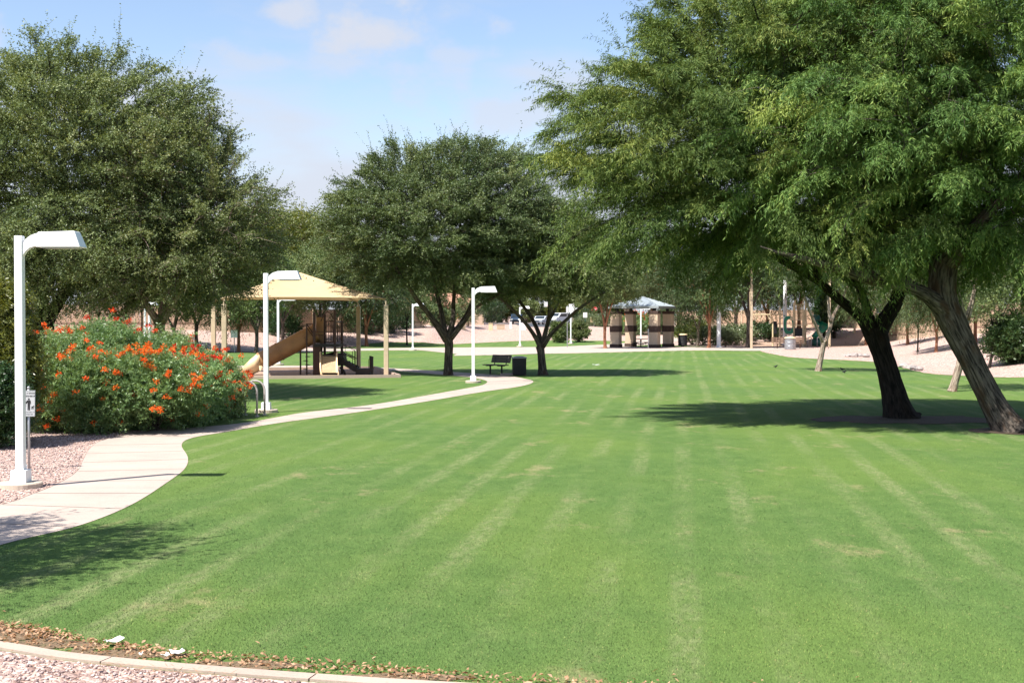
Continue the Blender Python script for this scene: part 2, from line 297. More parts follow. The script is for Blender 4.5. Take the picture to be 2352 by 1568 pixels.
MT = dict(
    lawn=mat_lawn(), blade=mat_blade(), gravel=mat_gravel('pink_gravel'), gravel_far=mat_gravel('pink_gravel_bank', 14.0),
    concrete=mat_concrete('path_concrete'), curb=mat_concrete('curb_concrete', (0.43, 0.335, 0.275)),
    asphalt=solid('asphalt', (0.055, 0.058, 0.066), 0.9, 0.2, 6, 0.4),
    white=solid('white_paint', (0.78, 0.79, 0.80), 0.45, 0.04, 2, dirt=(0.70, 0.70, 0.69)), lens=solid('lamp_lens', (0.35, 0.37, 0.38), 0.25),
    footing=mat_concrete('footing_concrete', (0.50, 0.42, 0.34)),
    fabric=mat_fabric(), tan=solid('tan_post_paint', (0.52, 0.41, 0.28), 0.6, 0.12, 4, dirt=(0.40, 0.31, 0.21)),
    brown=solid('brown_coated_steel', (0.050, 0.019, 0.014), 0.45, 0.2, 5), black=solid('black_coating', (0.012, 0.012, 0.013), 0.6, 0.2, 6),
    tube=solid('brown_slide_plastic', (0.30, 0.165, 0.075), 0.42, 0.15, 2.5, dirt=(0.25, 0.15, 0.085)), cream=solid('cream_slide_plastic', (0.66, 0.50, 0.30), 0.45, 0.08, 3),
    slate=solid('dark_bench_slats', (0.10, 0.085, 0.075), 0.7, 0.35, 8, dirt=(0.17, 0.13, 0.10)), grey=solid('grey_steel', (0.30, 0.31, 0.32), 0.45, 0.12, 5, metal=0.4),
    rack=solid('weathered_steel_tube', (0.48, 0.42, 0.40), 0.5, 0.15, 6), silver=solid('sign_aluminium', (0.55, 0.57, 0.58), 0.5, 0.06, 4), ink=solid('sign_ink', (0.02, 0.022, 0.025), 0.6), inkgrey=solid('sign_ink_faded', (0.16, 0.19, 0.20), 0.6),
    stucco=solid('tan_stucco', (0.50, 0.385, 0.275), 0.9, 0.1, 1.5, 0.4), blockd=solid('dark_split_block', (0.060, 0.036, 0.028), 0.95, 0.35, 7, 0.8), metalroof=solid('grey_metal_roof', (0.33, 0.37, 0.39), 0.35, 0.12, 3, metal=0.3),
    yellow=solid('cream_playground_steel', (0.66, 0.54, 0.33), 0.5, 0.1, 5), green=solid('green_plastic', (0.012, 0.22, 0.115), 0.4, 0.12, 4), dgreen=solid('dark_green_plastic', (0.006, 0.075, 0.055), 0.4, 0.15, 4),
    wallb=solid('tan_block_wall', (0.50, 0.37, 0.265), 0.95, 0.1, 2.5, 0.5), wallf=solid('tan_fence_panel', (0.44, 0.30, 0.205), 0.9, 0.12, 3, 0.3), wallcap=solid('wall_cap', (0.24, 0.155, 0.11), 0.9),
    galv=solid('galvanised_steel', (0.36, 0.37, 0.39), 0.4, 0.2, 7, metal=0.6), wood=solid('brown_bench_planks', (0.16, 0.095, 0.062), 0.7, 0.25, 8),
    rubber=solid('tyre_rubber', (0.015, 0.015, 0.016), 0.9), glass=solid('dark_car_glass', (0.02, 0.028, 0.035), 0.12, 0.1, 1), navy=solid('dark_blue_paint', (0.02, 0.04, 0.075), 0.25), wcar=solid('white_car_paint', (0.75, 0.76, 0.77), 0.25, 0.03), scar=solid('silver_car_paint', (0.42, 0.45, 0.49), 0.3, 0.05), rcar=solid('red_car_paint', (0.45, 0.02, 0.02), 0.3), chrome=solid('chrome_rim', (0.5, 0.5, 0.52), 0.25, metal=0.9), amber=solid('headlight_glass', (0.8, 0.8, 0.78), 0.15),
    signred=solid('sign_red', (0.50, 0.025, 0.025), 0.5), signgreen=solid('sign_green', (0.02, 0.26, 0.16), 0.5), signwhite=solid('sign_white', (0.78, 0.78, 0.76), 0.5), orange=solid('hoop_orange', (0.6, 0.13, 0.03), 0.5),
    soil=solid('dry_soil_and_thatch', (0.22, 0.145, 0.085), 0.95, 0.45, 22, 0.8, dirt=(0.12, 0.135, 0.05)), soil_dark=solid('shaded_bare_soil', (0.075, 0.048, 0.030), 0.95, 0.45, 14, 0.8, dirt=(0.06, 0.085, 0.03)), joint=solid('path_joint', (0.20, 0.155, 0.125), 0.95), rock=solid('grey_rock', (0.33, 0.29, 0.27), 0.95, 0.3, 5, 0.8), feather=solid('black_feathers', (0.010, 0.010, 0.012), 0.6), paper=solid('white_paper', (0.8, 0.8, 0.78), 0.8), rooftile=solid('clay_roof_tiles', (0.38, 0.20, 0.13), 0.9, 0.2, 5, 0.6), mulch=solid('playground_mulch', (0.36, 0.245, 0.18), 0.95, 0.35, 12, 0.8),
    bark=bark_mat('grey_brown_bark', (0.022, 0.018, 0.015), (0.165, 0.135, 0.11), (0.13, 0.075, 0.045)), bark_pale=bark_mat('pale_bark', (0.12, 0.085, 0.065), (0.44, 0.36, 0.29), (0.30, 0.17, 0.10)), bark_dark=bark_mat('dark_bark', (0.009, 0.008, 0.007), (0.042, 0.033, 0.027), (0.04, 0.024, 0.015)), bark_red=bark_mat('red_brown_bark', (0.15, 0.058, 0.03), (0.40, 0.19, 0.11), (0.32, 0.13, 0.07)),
    leaf_m=leaf_mat('mesquite_leaves', (0.044, 0.094, 0.024), (0.132, 0.208, 0.052), (0.295, 0.345, 0.084), 0.22, 0.6, 0.2),
    leaf_o=leaf_mat('olive_leaves', (0.066, 0.100, 0.036), (0.150, 0.196, 0.070), (0.285, 0.310, 0.125), 0.26, 0.5, 0.35),
    leaf_b=leaf_mat('bluegreen_leaves', (0.056, 0.092, 0.034), (0.128, 0.174, 0.068), (0.250, 0.285, 0.120), 0.26, 0.5, 0.35),
    leaf_w=leaf_mat('willow_leaves', (0.042, 0.078, 0.030), (0.095, 0.140, 0.056), (0.185, 0.225, 0.090), 0.28, 0.5, 0.3),
    leaf_y=leaf_mat('yellowgreen_leaves', (0.070, 0.098, 0.022), (0.145, 0.180, 0.038), (0.25, 0.265, 0.060), 0.35),
    leaf_d=leaf_mat('dark_shrub_leaves', (0.018, 0.048, 0.016), (0.042, 0.092, 0.028), (0.085, 0.15, 0.045), 0.25),
    leaf_s=leaf_mat('sage_leaves', (0.09, 0.13, 0.065), (0.17, 0.22, 0.11), (0.27, 0.31, 0.17), 0.25),
    leaf_p=leaf_mat('paradise_leaves', (0.095, 0.172, 0.064), (0.190, 0.290, 0.112), (0.31, 0.40, 0.155), 0.3),
    petal=leaf_mat('orange_red_petals', (0.60, 0.035, 0.012), (0.80, 0.098, 0.022), (0.90, 0.30, 0.04), 0.3, 0.6, 0.2), pod=leaf_mat('pale_pods', (0.40, 0.42, 0.10), (0.55, 0.52, 0.17), (0.6, 0.56, 0.2), 0.3),
    dead=leaf_mat('dry_leaf_litter', (0.20, 0.105, 0.055), (0.40, 0.235, 0.135), (0.58, 0.40, 0.26), 0.15, 0.8, 0.2), stone=leaf_mat('loose_stones', (0.17, 0.115, 0.11), (0.38, 0.285, 0.265), (0.60, 0.49, 0.46), 0.0, 0.9, 0.2),
)
# ------------------------------------------------------------------ terrain
def sstep(x): x = np.clip(x, 0, 1); return x*x*(3-2*x)
def poly_sd(pts, poly):
    """signed distance to a closed polygon, positive inside"""
    pts = np.asarray(pts, float); poly = np.asarray(poly, float); d2 = np.full(len(pts), 1e18); ins = np.zeros(len(pts), bool)
    for i in range(len(poly)):
        a = poly[i]; b = poly[(i+1) % len(poly)]; e = b-a; w = pts-a
        t = np.clip((w @ e)/max(e @ e, 1e-12), 0, 1); q = w-t[:, None]*e; d2 = np.minimum(d2, (q*q).sum(1))
        c = (a[1] > pts[:, 1]) != (b[1] > pts[:, 1])
        with np.errstate(divide='ignore', invalid='ignore'):
            xi = a[0]+(pts[:, 1]-a[1])*(b[0]-a[0])/(b[1]-a[1])
        ins ^= c & (pts[:, 0] < xi)
    d = np.sqrt(d2); return np.where(ins, d, -d)
def smooth_line(pts, n=6, closed=False):
    p = [Vector((*q, 0)) if len(q) == 2 else Vector(q) for q in pts]; out = []
    for i in range(len(p)-1):
        a, b, c, d = p[max(i-1, 0)], p[i], p[i+1], p[min(i+2, len(p)-1)]
        for k in range(n):
            t = k/n
            out.append(0.5*((2*b)+(c-a)*t+(2*a-5*b+4*c-d)*t*t+(3*b-a-3*c+d)*t**3))
    out.append(p[-1]); return [(q.x, q.y) for q in out]

BASIN = [(-30, -40), (-26, 60), (-30, 88), (-23, 96), (-14, 113), (-4, 124), (10, 128), (25, 127), (32, 121), (28, 104), (24.5, 86), (22, 70), (20.5, 56), (19, 40), (20, 20), (22, -40)]
def terrain(x, y):
    x = np.atleast_1d(np.asarray(x, float)); y = np.atleast_1d(np.asarray(y, float))
    out = -poly_sd(np.stack([x, y], 1), BASIN); d = np.maximum(out, 0)
    far = sstep((y-112)/14)*sstep((x+9)/6)*sstep((26-x)/8)
    L = 9.5+4*sstep((0-x)/10)+32*far
    z = 1.62*sstep(d/L/1.15+0.0)+0.004*np.maximum(y-175, 0)
    z += 0.05*np.sin(x*0.31+1)*np.sin(y*0.17)*sstep((y-25)/20)*(1-far)*sstep((120-y)/20)
    return z
def tz(x, y): return float(terrain(x, y)[0])

def axis(segs):
    out = []
    for a, b, s in segs: out += list(np.arange(a, b-1e-6, s))
    out.append(segs[-1][1]); return np.array(out)
gx = axis([(-420, -120, 30), (-120, -50, 5), (-50, -26, 1), (-26, 27, 0.35), (27, 50, 1), (50, 120, 5), (120, 420, 30)])
gy = axis([(-60, 0, 10), (0, 7, 1), (7, 45, 0.3), (45, 130, 0.6), (130, 180, 1.2), (180, 340, 5), (340, 1600, 60)])
GX, GY = np.meshgrid(gx, gy); gpt = np.stack([GX.ravel(), GY.ravel()], 1); GZ = terrain(gpt[:, 0], gpt[:, 1])
nx, ny = len(gx), len(gy)
ii = (np.arange(ny-1)[:, None]*nx+np.arange(nx-1)[None, :]).ravel()
TRI = np.concatenate([np.stack([ii, ii+1, ii+nx+1], 1), np.stack([ii, ii+nx+1, ii+nx], 1)])
def sheet(name, sd, lift, mat, kind='structure', skirt=0.0):
    """the part of the terrain where sd > 0, cut exactly at sd = 0, raised by lift"""
    co = np.column_stack([gpt, GZ+lift]); S = sd[TRI] > 0; k = S.sum(1)
    full = TRI[k == 3]; used = np.unique(full); remap = -np.ones(len(co), int); remap[used] = np.arange(len(used))
    V = [tuple(c) for c in co[used]]; Fc = [tuple(f) for f in remap[full]]; cache = {}
    def vid(i):
        if remap[i] < 0: remap[i] = len(V); V.append(tuple(co[i]))
        return int(remap[i])
    def cut(i, j):
        key = (min(i, j), max(i, j))
        if key not in cache:
            t = sd[key[0]]/(sd[key[0]]-sd[key[1]]); cache[key] = len(V); V.append(tuple(co[key[0]]*(1-t)+co[key[1]]*t))
        return cache[key]
    for tr in TRI[(k > 0) & (k < 3)]:
        poly = []; rim = []
        for a in range(3):
            i, j = tr[a], tr[(a+1) % 3]
            if sd[i] > 0: poly.append(vid(i))
            if (sd[i] > 0) != (sd[j] > 0): q = cut(i, j); poly.append(q); rim.append(q)
        Fc.append(tuple(poly))
        if skirt and len(rim) == 2:
            n = len(V); V.extend([(V[r][0], V[r][1], V[r][2]-skirt) for r in rim]); Fc.append((rim[1], rim[0], n, n+1)); Fc.append((rim[0], rim[1], n+1, n))
    me = bpy.data.meshes.new(name); me.from_pydata(V, [], Fc); me.update()
    return tag(link_mesh(name, me, mat, None, True), kind=kind)

me = np_mesh('lawn', np.column_stack([gpt, GZ]), TRI.ravel(), 3); tag(link_mesh('lawn', me, MT['lawn'], None, True), kind='structure')

right_edge = [(-300, 1345), (0, 1252), (180, 1208), (300, 1160), (380, 1110), (423, 1077), (430, 1050), (416, 1022), (440, 1006), (520, 992), (640, 972), (800, 950), (960, 925), (1100, 903), (1190, 891), (1222, 882), (1222, 875), (1206, 871), (1178, 864.5), (1110, 858), (1019, 853), (893, 847), (700, 841), (500, 839), (300, 839)]
left_edge = [(300, 843), (500, 843), (700, 845.5), (893, 852), (1019, 861), (1076, 866), (1103, 871), (1119, 877), (1113, 884), (1091, 890), (1000, 905), (850, 930), (700, 948), (560, 972), (400, 986), (300, 997), (232, 1012), (205, 1030), (190, 1055), (176, 1082), (130, 1112), (60, 1140), (0, 1160), (-300, 1225)]
PATH = smooth_line([G(*p) for p in right_edge], 5)+smooth_line([G(*p) for p in left_edge], 5)
sd_path = poly_sd(gpt, PATH)
LAWN = [(-60, -60), (60, -60), (60, 30), (30, 45), (22.6, 51.5), (20.6, 56.5), (19.7, 58.8), (20, 62), (20.9, 67.8), (21.6, 75), (19.4, 80.5), (18.6, 84.3), (19.2, 93), (20.3, 103), (21, 108), (20, 117), (16, 124), (14, 137), (4, 139), (-3, 133), (-6.4, 127), (-12.5, 121.5), (-14.2, 116.5), (-17.5, 106.8), (-22, 101), (-27, 94), (-40, 86), (-60, 80)]
LAWNS = smooth_line(LAWN[2:25], 4)+[LAWN[25], LAWN[26], LAWN[27], LAWN[0], LAWN[1]]
sd_bank = -poly_sd(gpt, LAWNS)
STREET = [(1.5, 170), (9.5, 170), (11, 215), (14, 232), (60, 240), (60, 252), (-60, 246), (-60, 234), (-2, 228), (0.5, 215)]
sd_street = poly_sd(gpt, STREET)
wob = 0.10*np.sin(gpt[:, 0]*3.1+gpt[:, 1]*1.7)+0.07*np.sin(gpt[:, 0]*6.3-gpt[:, 1]*4.1)
sheet('gravel_bank', np.minimum(sd_bank+wob*0.6, -sd_street), 0.010, MT['gravel_far'])
NEARG = smooth_line([G(*p) for p in left_edge[14:]], 5)+[(-20, 12), (-24, 20), (-22, 36), (-13, 37), (-9.2, 36.5)]
sd_near = poly_sd(gpt, NEARG)
sheet('gravel_bed', np.minimum(sd_near, -sd_path+0.02), 0.010, MT['gravel'])
CURB = smooth_line([G(*p) for p in [(-500, 1428), (-200, 1462), (0, 1488), (133, 1510), (312, 1529), (509, 1546), (694, 1560), (900, 1574), (1200, 1590), (1700, 1608), (2600, 1625)]], 8)
FOREG = [(x, y-0.12) for x, y in CURB]+[(12, -40), (-12, -40)]
sd_fore = poly_sd(gpt, FOREG)
sheet('gravel_verge', sd_fore, 0.012, MT['gravel'])
sheet('path', sd_path, 0.006, MT['concrete'])
FAR = [(1741, 804.6), (1622, 804.9), (1502, 808), (1395, 809.5), (1232, 812), (1167, 815.5), (1041, 816.8), (1050, 813), (960, 805.3), (820, 806), (560, 808), (300, 808), (300, 803.5), (560, 803.5), (820, 800.5), (960, 798.5), (1250, 797.2)]
FARW = [G(*p) for p in FAR]+[(4.6, 118.5), (12, 134), (19, 152), (27, 168), (31, 166), (23, 149), (16.5, 134), (10.2, 118.5), (24, 117), (27, 112)]
sd_far = poly_sd(gpt, FARW)
sheet('plaza_path', sd_far, 0.018, MT['concrete'], skirt=0.04)
sheet('street', sd_street, 0.014, MT['asphalt'])
def path_joints(A, B, step):
    B = np.array(B); m = MB(); acc = 0.4
    for p, q in zip(A[:-1], A[1:]):
        p, q = Vector(p), Vector(q); L = (q-p).length; 
        while acc < L:
            c = p.lerp(q, acc/L); j = int(np.argmin(((B-np.array(c))**2).sum(1))); e = Vector(B[j]); acc += step
            if not 0.8 < (e-c).length < 3.2: continue
            t = (e-c).normalized(); n = Vector((-t.y, t.x))*0.007*(1+0.018*c.y); v = [c+t*.02-n, c+t*.02+n, e-t*.02+n, e-t*.02-n]
            z0, z1 = tz(c.x, c.y)+.010, tz(e.x, e.y)+.010; m.add([(v[0].x, v[0].y, z0), (v[1].x, v[1].y, z0), (v[2].x, v[2].y, z1), (v[3].x, v[3].y, z1)], [(0, 1, 2, 3)])
        acc -= L
    tag(m.build('path_joints', MT['joint']), kind='structure')
path_joints(smooth_line([G(*p) for p in right_edge[:18]], 12), smooth_line([G(*p) for p in left_edge[8:]], 60), 1.5)
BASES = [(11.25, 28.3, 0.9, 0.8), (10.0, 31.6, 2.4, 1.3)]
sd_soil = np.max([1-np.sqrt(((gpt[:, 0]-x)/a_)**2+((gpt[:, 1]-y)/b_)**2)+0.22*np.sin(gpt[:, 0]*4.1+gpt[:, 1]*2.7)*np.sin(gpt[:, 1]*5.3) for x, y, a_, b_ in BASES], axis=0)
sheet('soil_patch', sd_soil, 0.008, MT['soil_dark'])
# play area: mulch bed under the shade sail and under the second playground
PLAY = [(-13.6, 53.3), (-4.9, 55.0), (-6.9, 63.6), (-15.6, 61.6)]
sheet('mulch_bed', poly_sd(gpt, PLAY), 0.016, MT['mulch'])
PLAY2 = [(21.2, 118), (36, 117), (38, 128), (24, 130)]
sheet('mulch_pit', poly_sd(gpt, PLAY2), 0.020, MT['mulch'])

def border(name, pts, w, h, mat, label, cat, joints=0.0, kind='structure'):
    mb = MB(); n = len(pts); seg = []; acc = 0
    def off(i):
        a = Vector(pts[max(i-1, 0)]); b = Vector(pts[min(i+1, n-1)]); t = (b-a).normalized(); return Vector((-t.y, t.x))
    for i in range(n-1):
        a = Vector(pts[i]); b = Vector(pts[i+1]); na, nb = off(i)*w/2, off(i+1)*w/2
        t = (b-a); g = 0.0
        if joints:
            acc += t.length
            if acc > joints: acc = 0; g = 0.012
        b2 = b-t.normalized()*g if t.length > 0 else b
        za, zb = tz(a.x, a.y)-0.05, tz(b.x, b.y)-0.05
        q = [a+na, a-na, b2-nb, b2+nb]
        z = [za, za, zb, zb]
        mb.add([(p.x, p.y, zz) for p, zz in zip(q, z)]+[(p.x, p.y, zz+0.05+h) for p, zz in zip(q, z)], [(4, 5, 6, 7), (0, 1, 5, 4), (2, 3, 7, 6), (1, 2, 6, 5), (3, 0, 4, 7)])
    o = mb.build(name, mat); return tag(o, label, cat, None, kind)
border('curb', CURB, 0.14, 0.020, MT['curb'], None, None, 1.6)
pl = PLAY+[PLAY[0]]; pts = []
for a, b in zip(pl[:-1], pl[1:]): pts += [tuple(Vector(a).lerp(Vector(b), k/6)) for k in range(6)]
border('play_area_edging', pts+[pl[0]], 0.14, 0.13, MT['curb'], None, None)

# ------------------------------------------------------------------ small scattered ground cover
def rot_rand(rng, n):
    u = rng.normal(size=(n, 3)); return u/np.linalg.norm(u, axis=1, keepdims=True)
def leaves_mesh(name, p, d, nrm, ln, wd, tone, mat, parent=None, fold=0.0):
    s = np.cross(d, nrm); s /= np.maximum(np.linalg.norm(s, axis=1, keepdims=True), 1e-6)
    u = np.cross(s, d)
    ln = ln[:, None]; wd = wd[:, None]; mid = p+d*ln*0.45
    co = np.stack([p, mid+s*wd*.5+u*wd*fold, p+d*ln, mid-s*wd*.5+u*wd*fold], 1).reshape(-1, 3)
    me = np_mesh(name, co, np.arange(len(co)), 4)
    at = me.attributes.new('tone', 'FLOAT', 'FACE'); at.data.foreach_set('value', np.clip(tone, 0, 1).astype(np.float32))
    return link_mesh(name, me, mat, parent)
def grass():
    rng = np.random.default_rng(5); N_ = 900000
    d = 8.0*np.exp(rng.random(N_)*math.log(30/8.0)); x = (rng.random(N_)-0.5)*(d*0.84+2.0)
    pt = np.stack([x, d], 1)
    ok = (rng.random(N_) < np.clip((29-d)/17, 0, 1)) & (poly_sd(pt, PATH) < 0.035*rng.random(N_)**2) & (poly_sd(pt, NEARG) < -0.03)
    lit = poly_sd(pt, LITTER); ok &= (lit < -0.03) | (rng.random(N_) < 0.55*np.clip(1-lit/0.02*0-np.abs(lit-0.30)*0, 0, 1)*(0.35+0.65*(np.sin(pt[:, 0]*2.3+1)*.5+.5)))
    ok &= poly_sd(pt, [(x_, y_+0.09) for x_, y_ in CURB]+[(12, -40), (-12, -40)]) < 0
    # thinner along the litter
    pt = pt[ok]; n = len(pt); z = terrain(pt[:, 0], pt[:, 1])
    h = 0.008+0.011*rng.random(n)**2; a = rng.random(n)*2*math.pi; lean = 0.2+0.7*rng.random(n)
    wv = np.stack([np.cos(a), np.sin(a), np.zeros(n)], 1)*(0.0018+0.00013*pt[:, 1])[:, None]
    la = rng.random(n)*2*math.pi
    base = np.column_stack([pt, z-0.002]); tip = base+np.stack([np.cos(la)*lean*h, np.sin(la)*lean*h, h], 1)
    co = np.stack([base-wv, base+wv, tip], 1).reshape(-1, 3)
    me = np_mesh('grass', co, np.arange(len(co)), 3)
    t = rng.random(n); at = me.attributes.new('tone', 'FLOAT', 'FACE'); at.data.foreach_set('value', t.astype(np.float32))
    tag(link_mesh('grass', me, MT['blade']), 'short mown green grass blades of the lawn in the foreground', 'grass', kind='stuff')
LITTER = smooth_line([G(*p) for p in [(-300, 1400), (0, 1437), (60, 1441), (100, 1450), (150, 1462), (200, 1474), (300, 1488), (400, 1501), (560, 1512), (700, 1527), (950, 1544), (1150, 1560), (1350, 1572), (1700, 1588), (2500, 1612)]], 4)+[(x, y+0.03) for x, y in CURB][::-1]
sheet('soil_strip', poly_sd(gpt, LITTER)-0.03, 0.006, MT['soil'])
grass()
def litter():
    rng = np.random.default_rng(8); n0 = 150000
    x = rng.uniform(-5, 5, n0); y = rng.uniform(7.8, 11.5, n0); pt = np.stack([x, y], 1); sd = poly_sd(pt, LITTER)
    dc = -poly_sd(pt, [(x_, y_+0.09) for x_, y_ in CURB]+[(12, -40), (-12, -40)])
    clump = np.sin(x*5.1+np.sin(y*9))*np.sin(y*11+x*2.3)*0.5+0.5
    prob = np.where(sd > 0, 0.13+0.34*sstep((dc-0.06)/0.22)*clump+0.26*sstep(dc/0.25-0.7), np.where(sd > -0.08, 0.12*clump, np.where(sd > -0.4, 0.002, 0.0)))
    ok = (rng.random(n0) < prob) & (dc > 0); pt = pt[ok]; n = len(pt)
    a = rng.random(n)*2*math.pi; tl = rng.normal(0, 0.32, n); d = np.stack([np.cos(a)*np.cos(tl), np.sin(a)*np.cos(tl), np.sin(tl)], 1)
    nr = np.column_stack([rng.normal(0, .45, n), rng.normal(0, .45, n), np.ones(n)])
    p = np.column_stack([pt, 0.012+0.02*rng.random(n)])
    o = leaves_mesh('leaf_litter', p, d, nr, 0.014+0.075*rng.beta(1.4, 3.2, n), 0.008+0.034*rng.beta(1.3, 2.6, n), rng.beta(2, 2, n), MT['dead'], fold=0.25)
    tag(o, 'dry brown fallen leaves strewn between the concrete curb and the lawn', 'leaf litter', kind='stuff')
    # dead grass clippings along the gravel side of the curb
    n0 = 30000; x = rng.uniform(-4.2, 3, n0); y = rng.uniform(7.6, 10.6, n0); pt = np.stack([x, y], 1)
    di = poly_sd(pt, FOREG); pr = np.where(di > 0, 0.9*np.exp(-di/0.14)*(np.sin(x*2.1+.6)*.5+.5)**1.5, 0)
    pt = pt[rng.random(n0) < pr]; n = len(pt); a = rng.normal(0, 0.7, n)+math.pi*(rng.random(n) < .5)
    d = np.stack([np.cos(a), np.sin(a), rng.normal(0, .25, n)], 1); d /= np.linalg.norm(d, axis=1, keepdims=True)
    o = leaves_mesh('grass_clippings', np.column_stack([pt, 0.02+0.03*rng.random(n)]), d, np.tile([0, 0, 1.], (n, 1)), rng.uniform(0.03, 0.09, n), rng.uniform(0.004, 0.009, n), rng.random(n)*0.8, MT['dead'])
    tag(o, 'dry grass clippings lying along the gravel side of the curb', 'grass clippings', kind='stuff')
litter()
def stones(name, label, pt, lo, hi, seed):
    rng = np.random.default_rng(seed); n = len(pt)
    b = np.array([(1, 0, 0), (-1, 0, 0), (0, 1, 0), (0, -1, 0), (0, 0, 1), (0, 0, -1)], float)
    f = np.array([(0, 2, 4), (2, 1, 4), (1, 3, 4), (3, 0, 4), (2, 0, 5), (1, 2, 5), (3, 1, 5), (0, 3, 5)])
    r = lo+(hi-lo)*rng.random(n)**2.2; sc = rng.uniform(0.6, 1.15, (n, 6, 1))*np.stack([np.ones(n), rng.uniform(.6, 1, n), rng.uniform(.45, .8, n)], 1)[:, None, :]
    a = rng.random(n)*2*math.pi; ca, sa = np.cos(a)[:, None], np.sin(a)[:, None]
    v = b[None]*sc*r[:, None, None]; x = v[..., 0]*ca-v[..., 1]*sa; y = v[..., 0]*sa+v[..., 1]*ca
    co = np.stack([x+pt[:, 0:1], y+pt[:, 1:2], v[..., 2]+(terrain(pt[:, 0], pt[:, 1])+0.012+r*0.25)[:, None]], -1).reshape(-1, 3)
    me = np_mesh(name, co, (f[None]+(np.arange(n)*6)[:, None, None]).ravel(), 3)
    at = me.attributes.new('tone', 'FLOAT', 'FACE'); at.data.foreach_set('value', np.repeat(rng.random(n), 8).astype(np.float32))
    tag(link_mesh(name, me, MT['stone']), label, 'gravel', kind='stuff')
rng = np.random.default_rng(3)
pt = np.stack([rng.uniform(-5.5, 2.5, 26000), rng.uniform(7.2, 10.8, 26000)], 1); stones('gravel_stones', 'loose pink and grey gravel stones in front of the curb', pt[poly_sd(pt, FOREG) > 0.03], 0.007, 0.024, 4)
pt = np.stack([rng.uniform(-13, -5, 30000), rng.uniform(14, 31, 30000)], 1); stones('gravel_pebbles', 'loose pink gravel pebbles round the nearest lamp post', pt[np.minimum(poly_sd(pt, NEARG), -poly_sd(pt, PATH)) > 0.03], 0.010, 0.030, 6)
# ------------------------------------------------------------------ trees and shrubs
def unit(v): return v/np.maximum(np.linalg.norm(v, axis=-1, keepdims=True), 1e-9)
def envelope_points(ells, spacing, rng, shell=0.55, cand=9000):
    """clump centres spread through the union of ellipsoids, denser in the outer shell"""
    E = np.array(ells, float); vol = np.prod(E[:, 3:6], axis=1); pick = rng.choice(len(E), cand, p=vol/vol.sum())
    p = E[pick, :3]+rot_rand(rng, cand)*(rng.random(cand)**(1/3))[:, None]*E[pick, 3:6]
    dep = (1-np.sqrt((((p[:, None, :]-E[None, :, :3])/E[None, :, 3:6])**2).sum(-1))).max(1)
    keep = rng.random(cand) < np.where(dep < shell, 1.0, 0.25); p = p[keep]; dep = dep[keep]
    out = np.zeros((0, 3)); idx = []
    for i in range(len(p)):
        if len(out) and (((out-p[i])**2).sum(1) < spacing*spacing).any(): continue
        out = np.vstack([out, p[i]]); idx.append(i)
    return out, dep[idx]
def branches(mb, nodes, targets, rng, sag=0.15, r_tip=0.012, r_max=0.14, nside=5, kr=0.011):
    """grow a limb from the nearest existing node to every target, later ones fork off earlier ones"""
    NP = np.array([n[:3] for n in nodes], float); NR = np.array([n[3] for n in nodes], float); root = NP[0]
    order = np.argsort(((targets-root)**2).sum(1))
    for i in order:
        t = targets[i]; v = t-NP; ds = np.linalg.norm(v, axis=1)
        cost = ds*(1+0.7*np.clip(-v[:, 2]/np.maximum(ds, .01), 0, 1))+0.25*np.linalg.norm(NP-root, axis=1)*0
        j = int(np.argmin(cost)); a = NP[j]; L = ds[j]
        if L < 0.05: continue
        out = unit(t-root); c1 = a+out*L*0.35+np.array([0, 0, L*0.16])+rng.normal(0, .06*L, 3); c2 = t-(t-a)*0.25+np.array([0, 0, L*sag])+rng.normal(0, .07*L, 3)
        k = max(3, int(L/0.45)+1); tt = np.linspace(0, 1, k+1)[:, None]
        pts = (1-tt)**3*a+3*(1-tt)**2*tt*c1+3*(1-tt)*tt**2*c2+tt**3*t
        r0 = min(NR[j]*0.8, r_max, r_tip+kr*L+0.006); rr = r0+(r_tip-r0)*np.linspace(0, 1, k+1)**0.8
        mb.tube([tuple(q) for q in pts], list(rr), nside, cap=False)
        NP = np.vstack([NP, pts[1:]]); NR = np.concatenate([NR, rr[1:]])
def sprays(cl, rad, per, rng, axis, L=(0.5, 0.9), up=0.15, droop=0.4, out_w=0.7, flat=0.8):
    K = len(cl); S = K*per; ci = np.repeat(np.arange(K), per)
    u = rot_rand(rng, S); outw = unit(cl-axis)[ci]
    u = unit(u+outw*out_w*0.6); fr = rng.uniform(0.15, 1.0, S)**0.6
    s = cl[ci]+u*(rad[ci]*fr)[:, None]*np.array([1, 1, flat])
    d = unit(u*0.7+outw*out_w+rng.normal(0, .35, (S, 3))+np.array([0, 0, up]))
    ln = rng.uniform(L[0], L[1], S)
    return s, d, ln, ci, np.full(S, droop)*rng.uniform(0.5, 1.4, S)
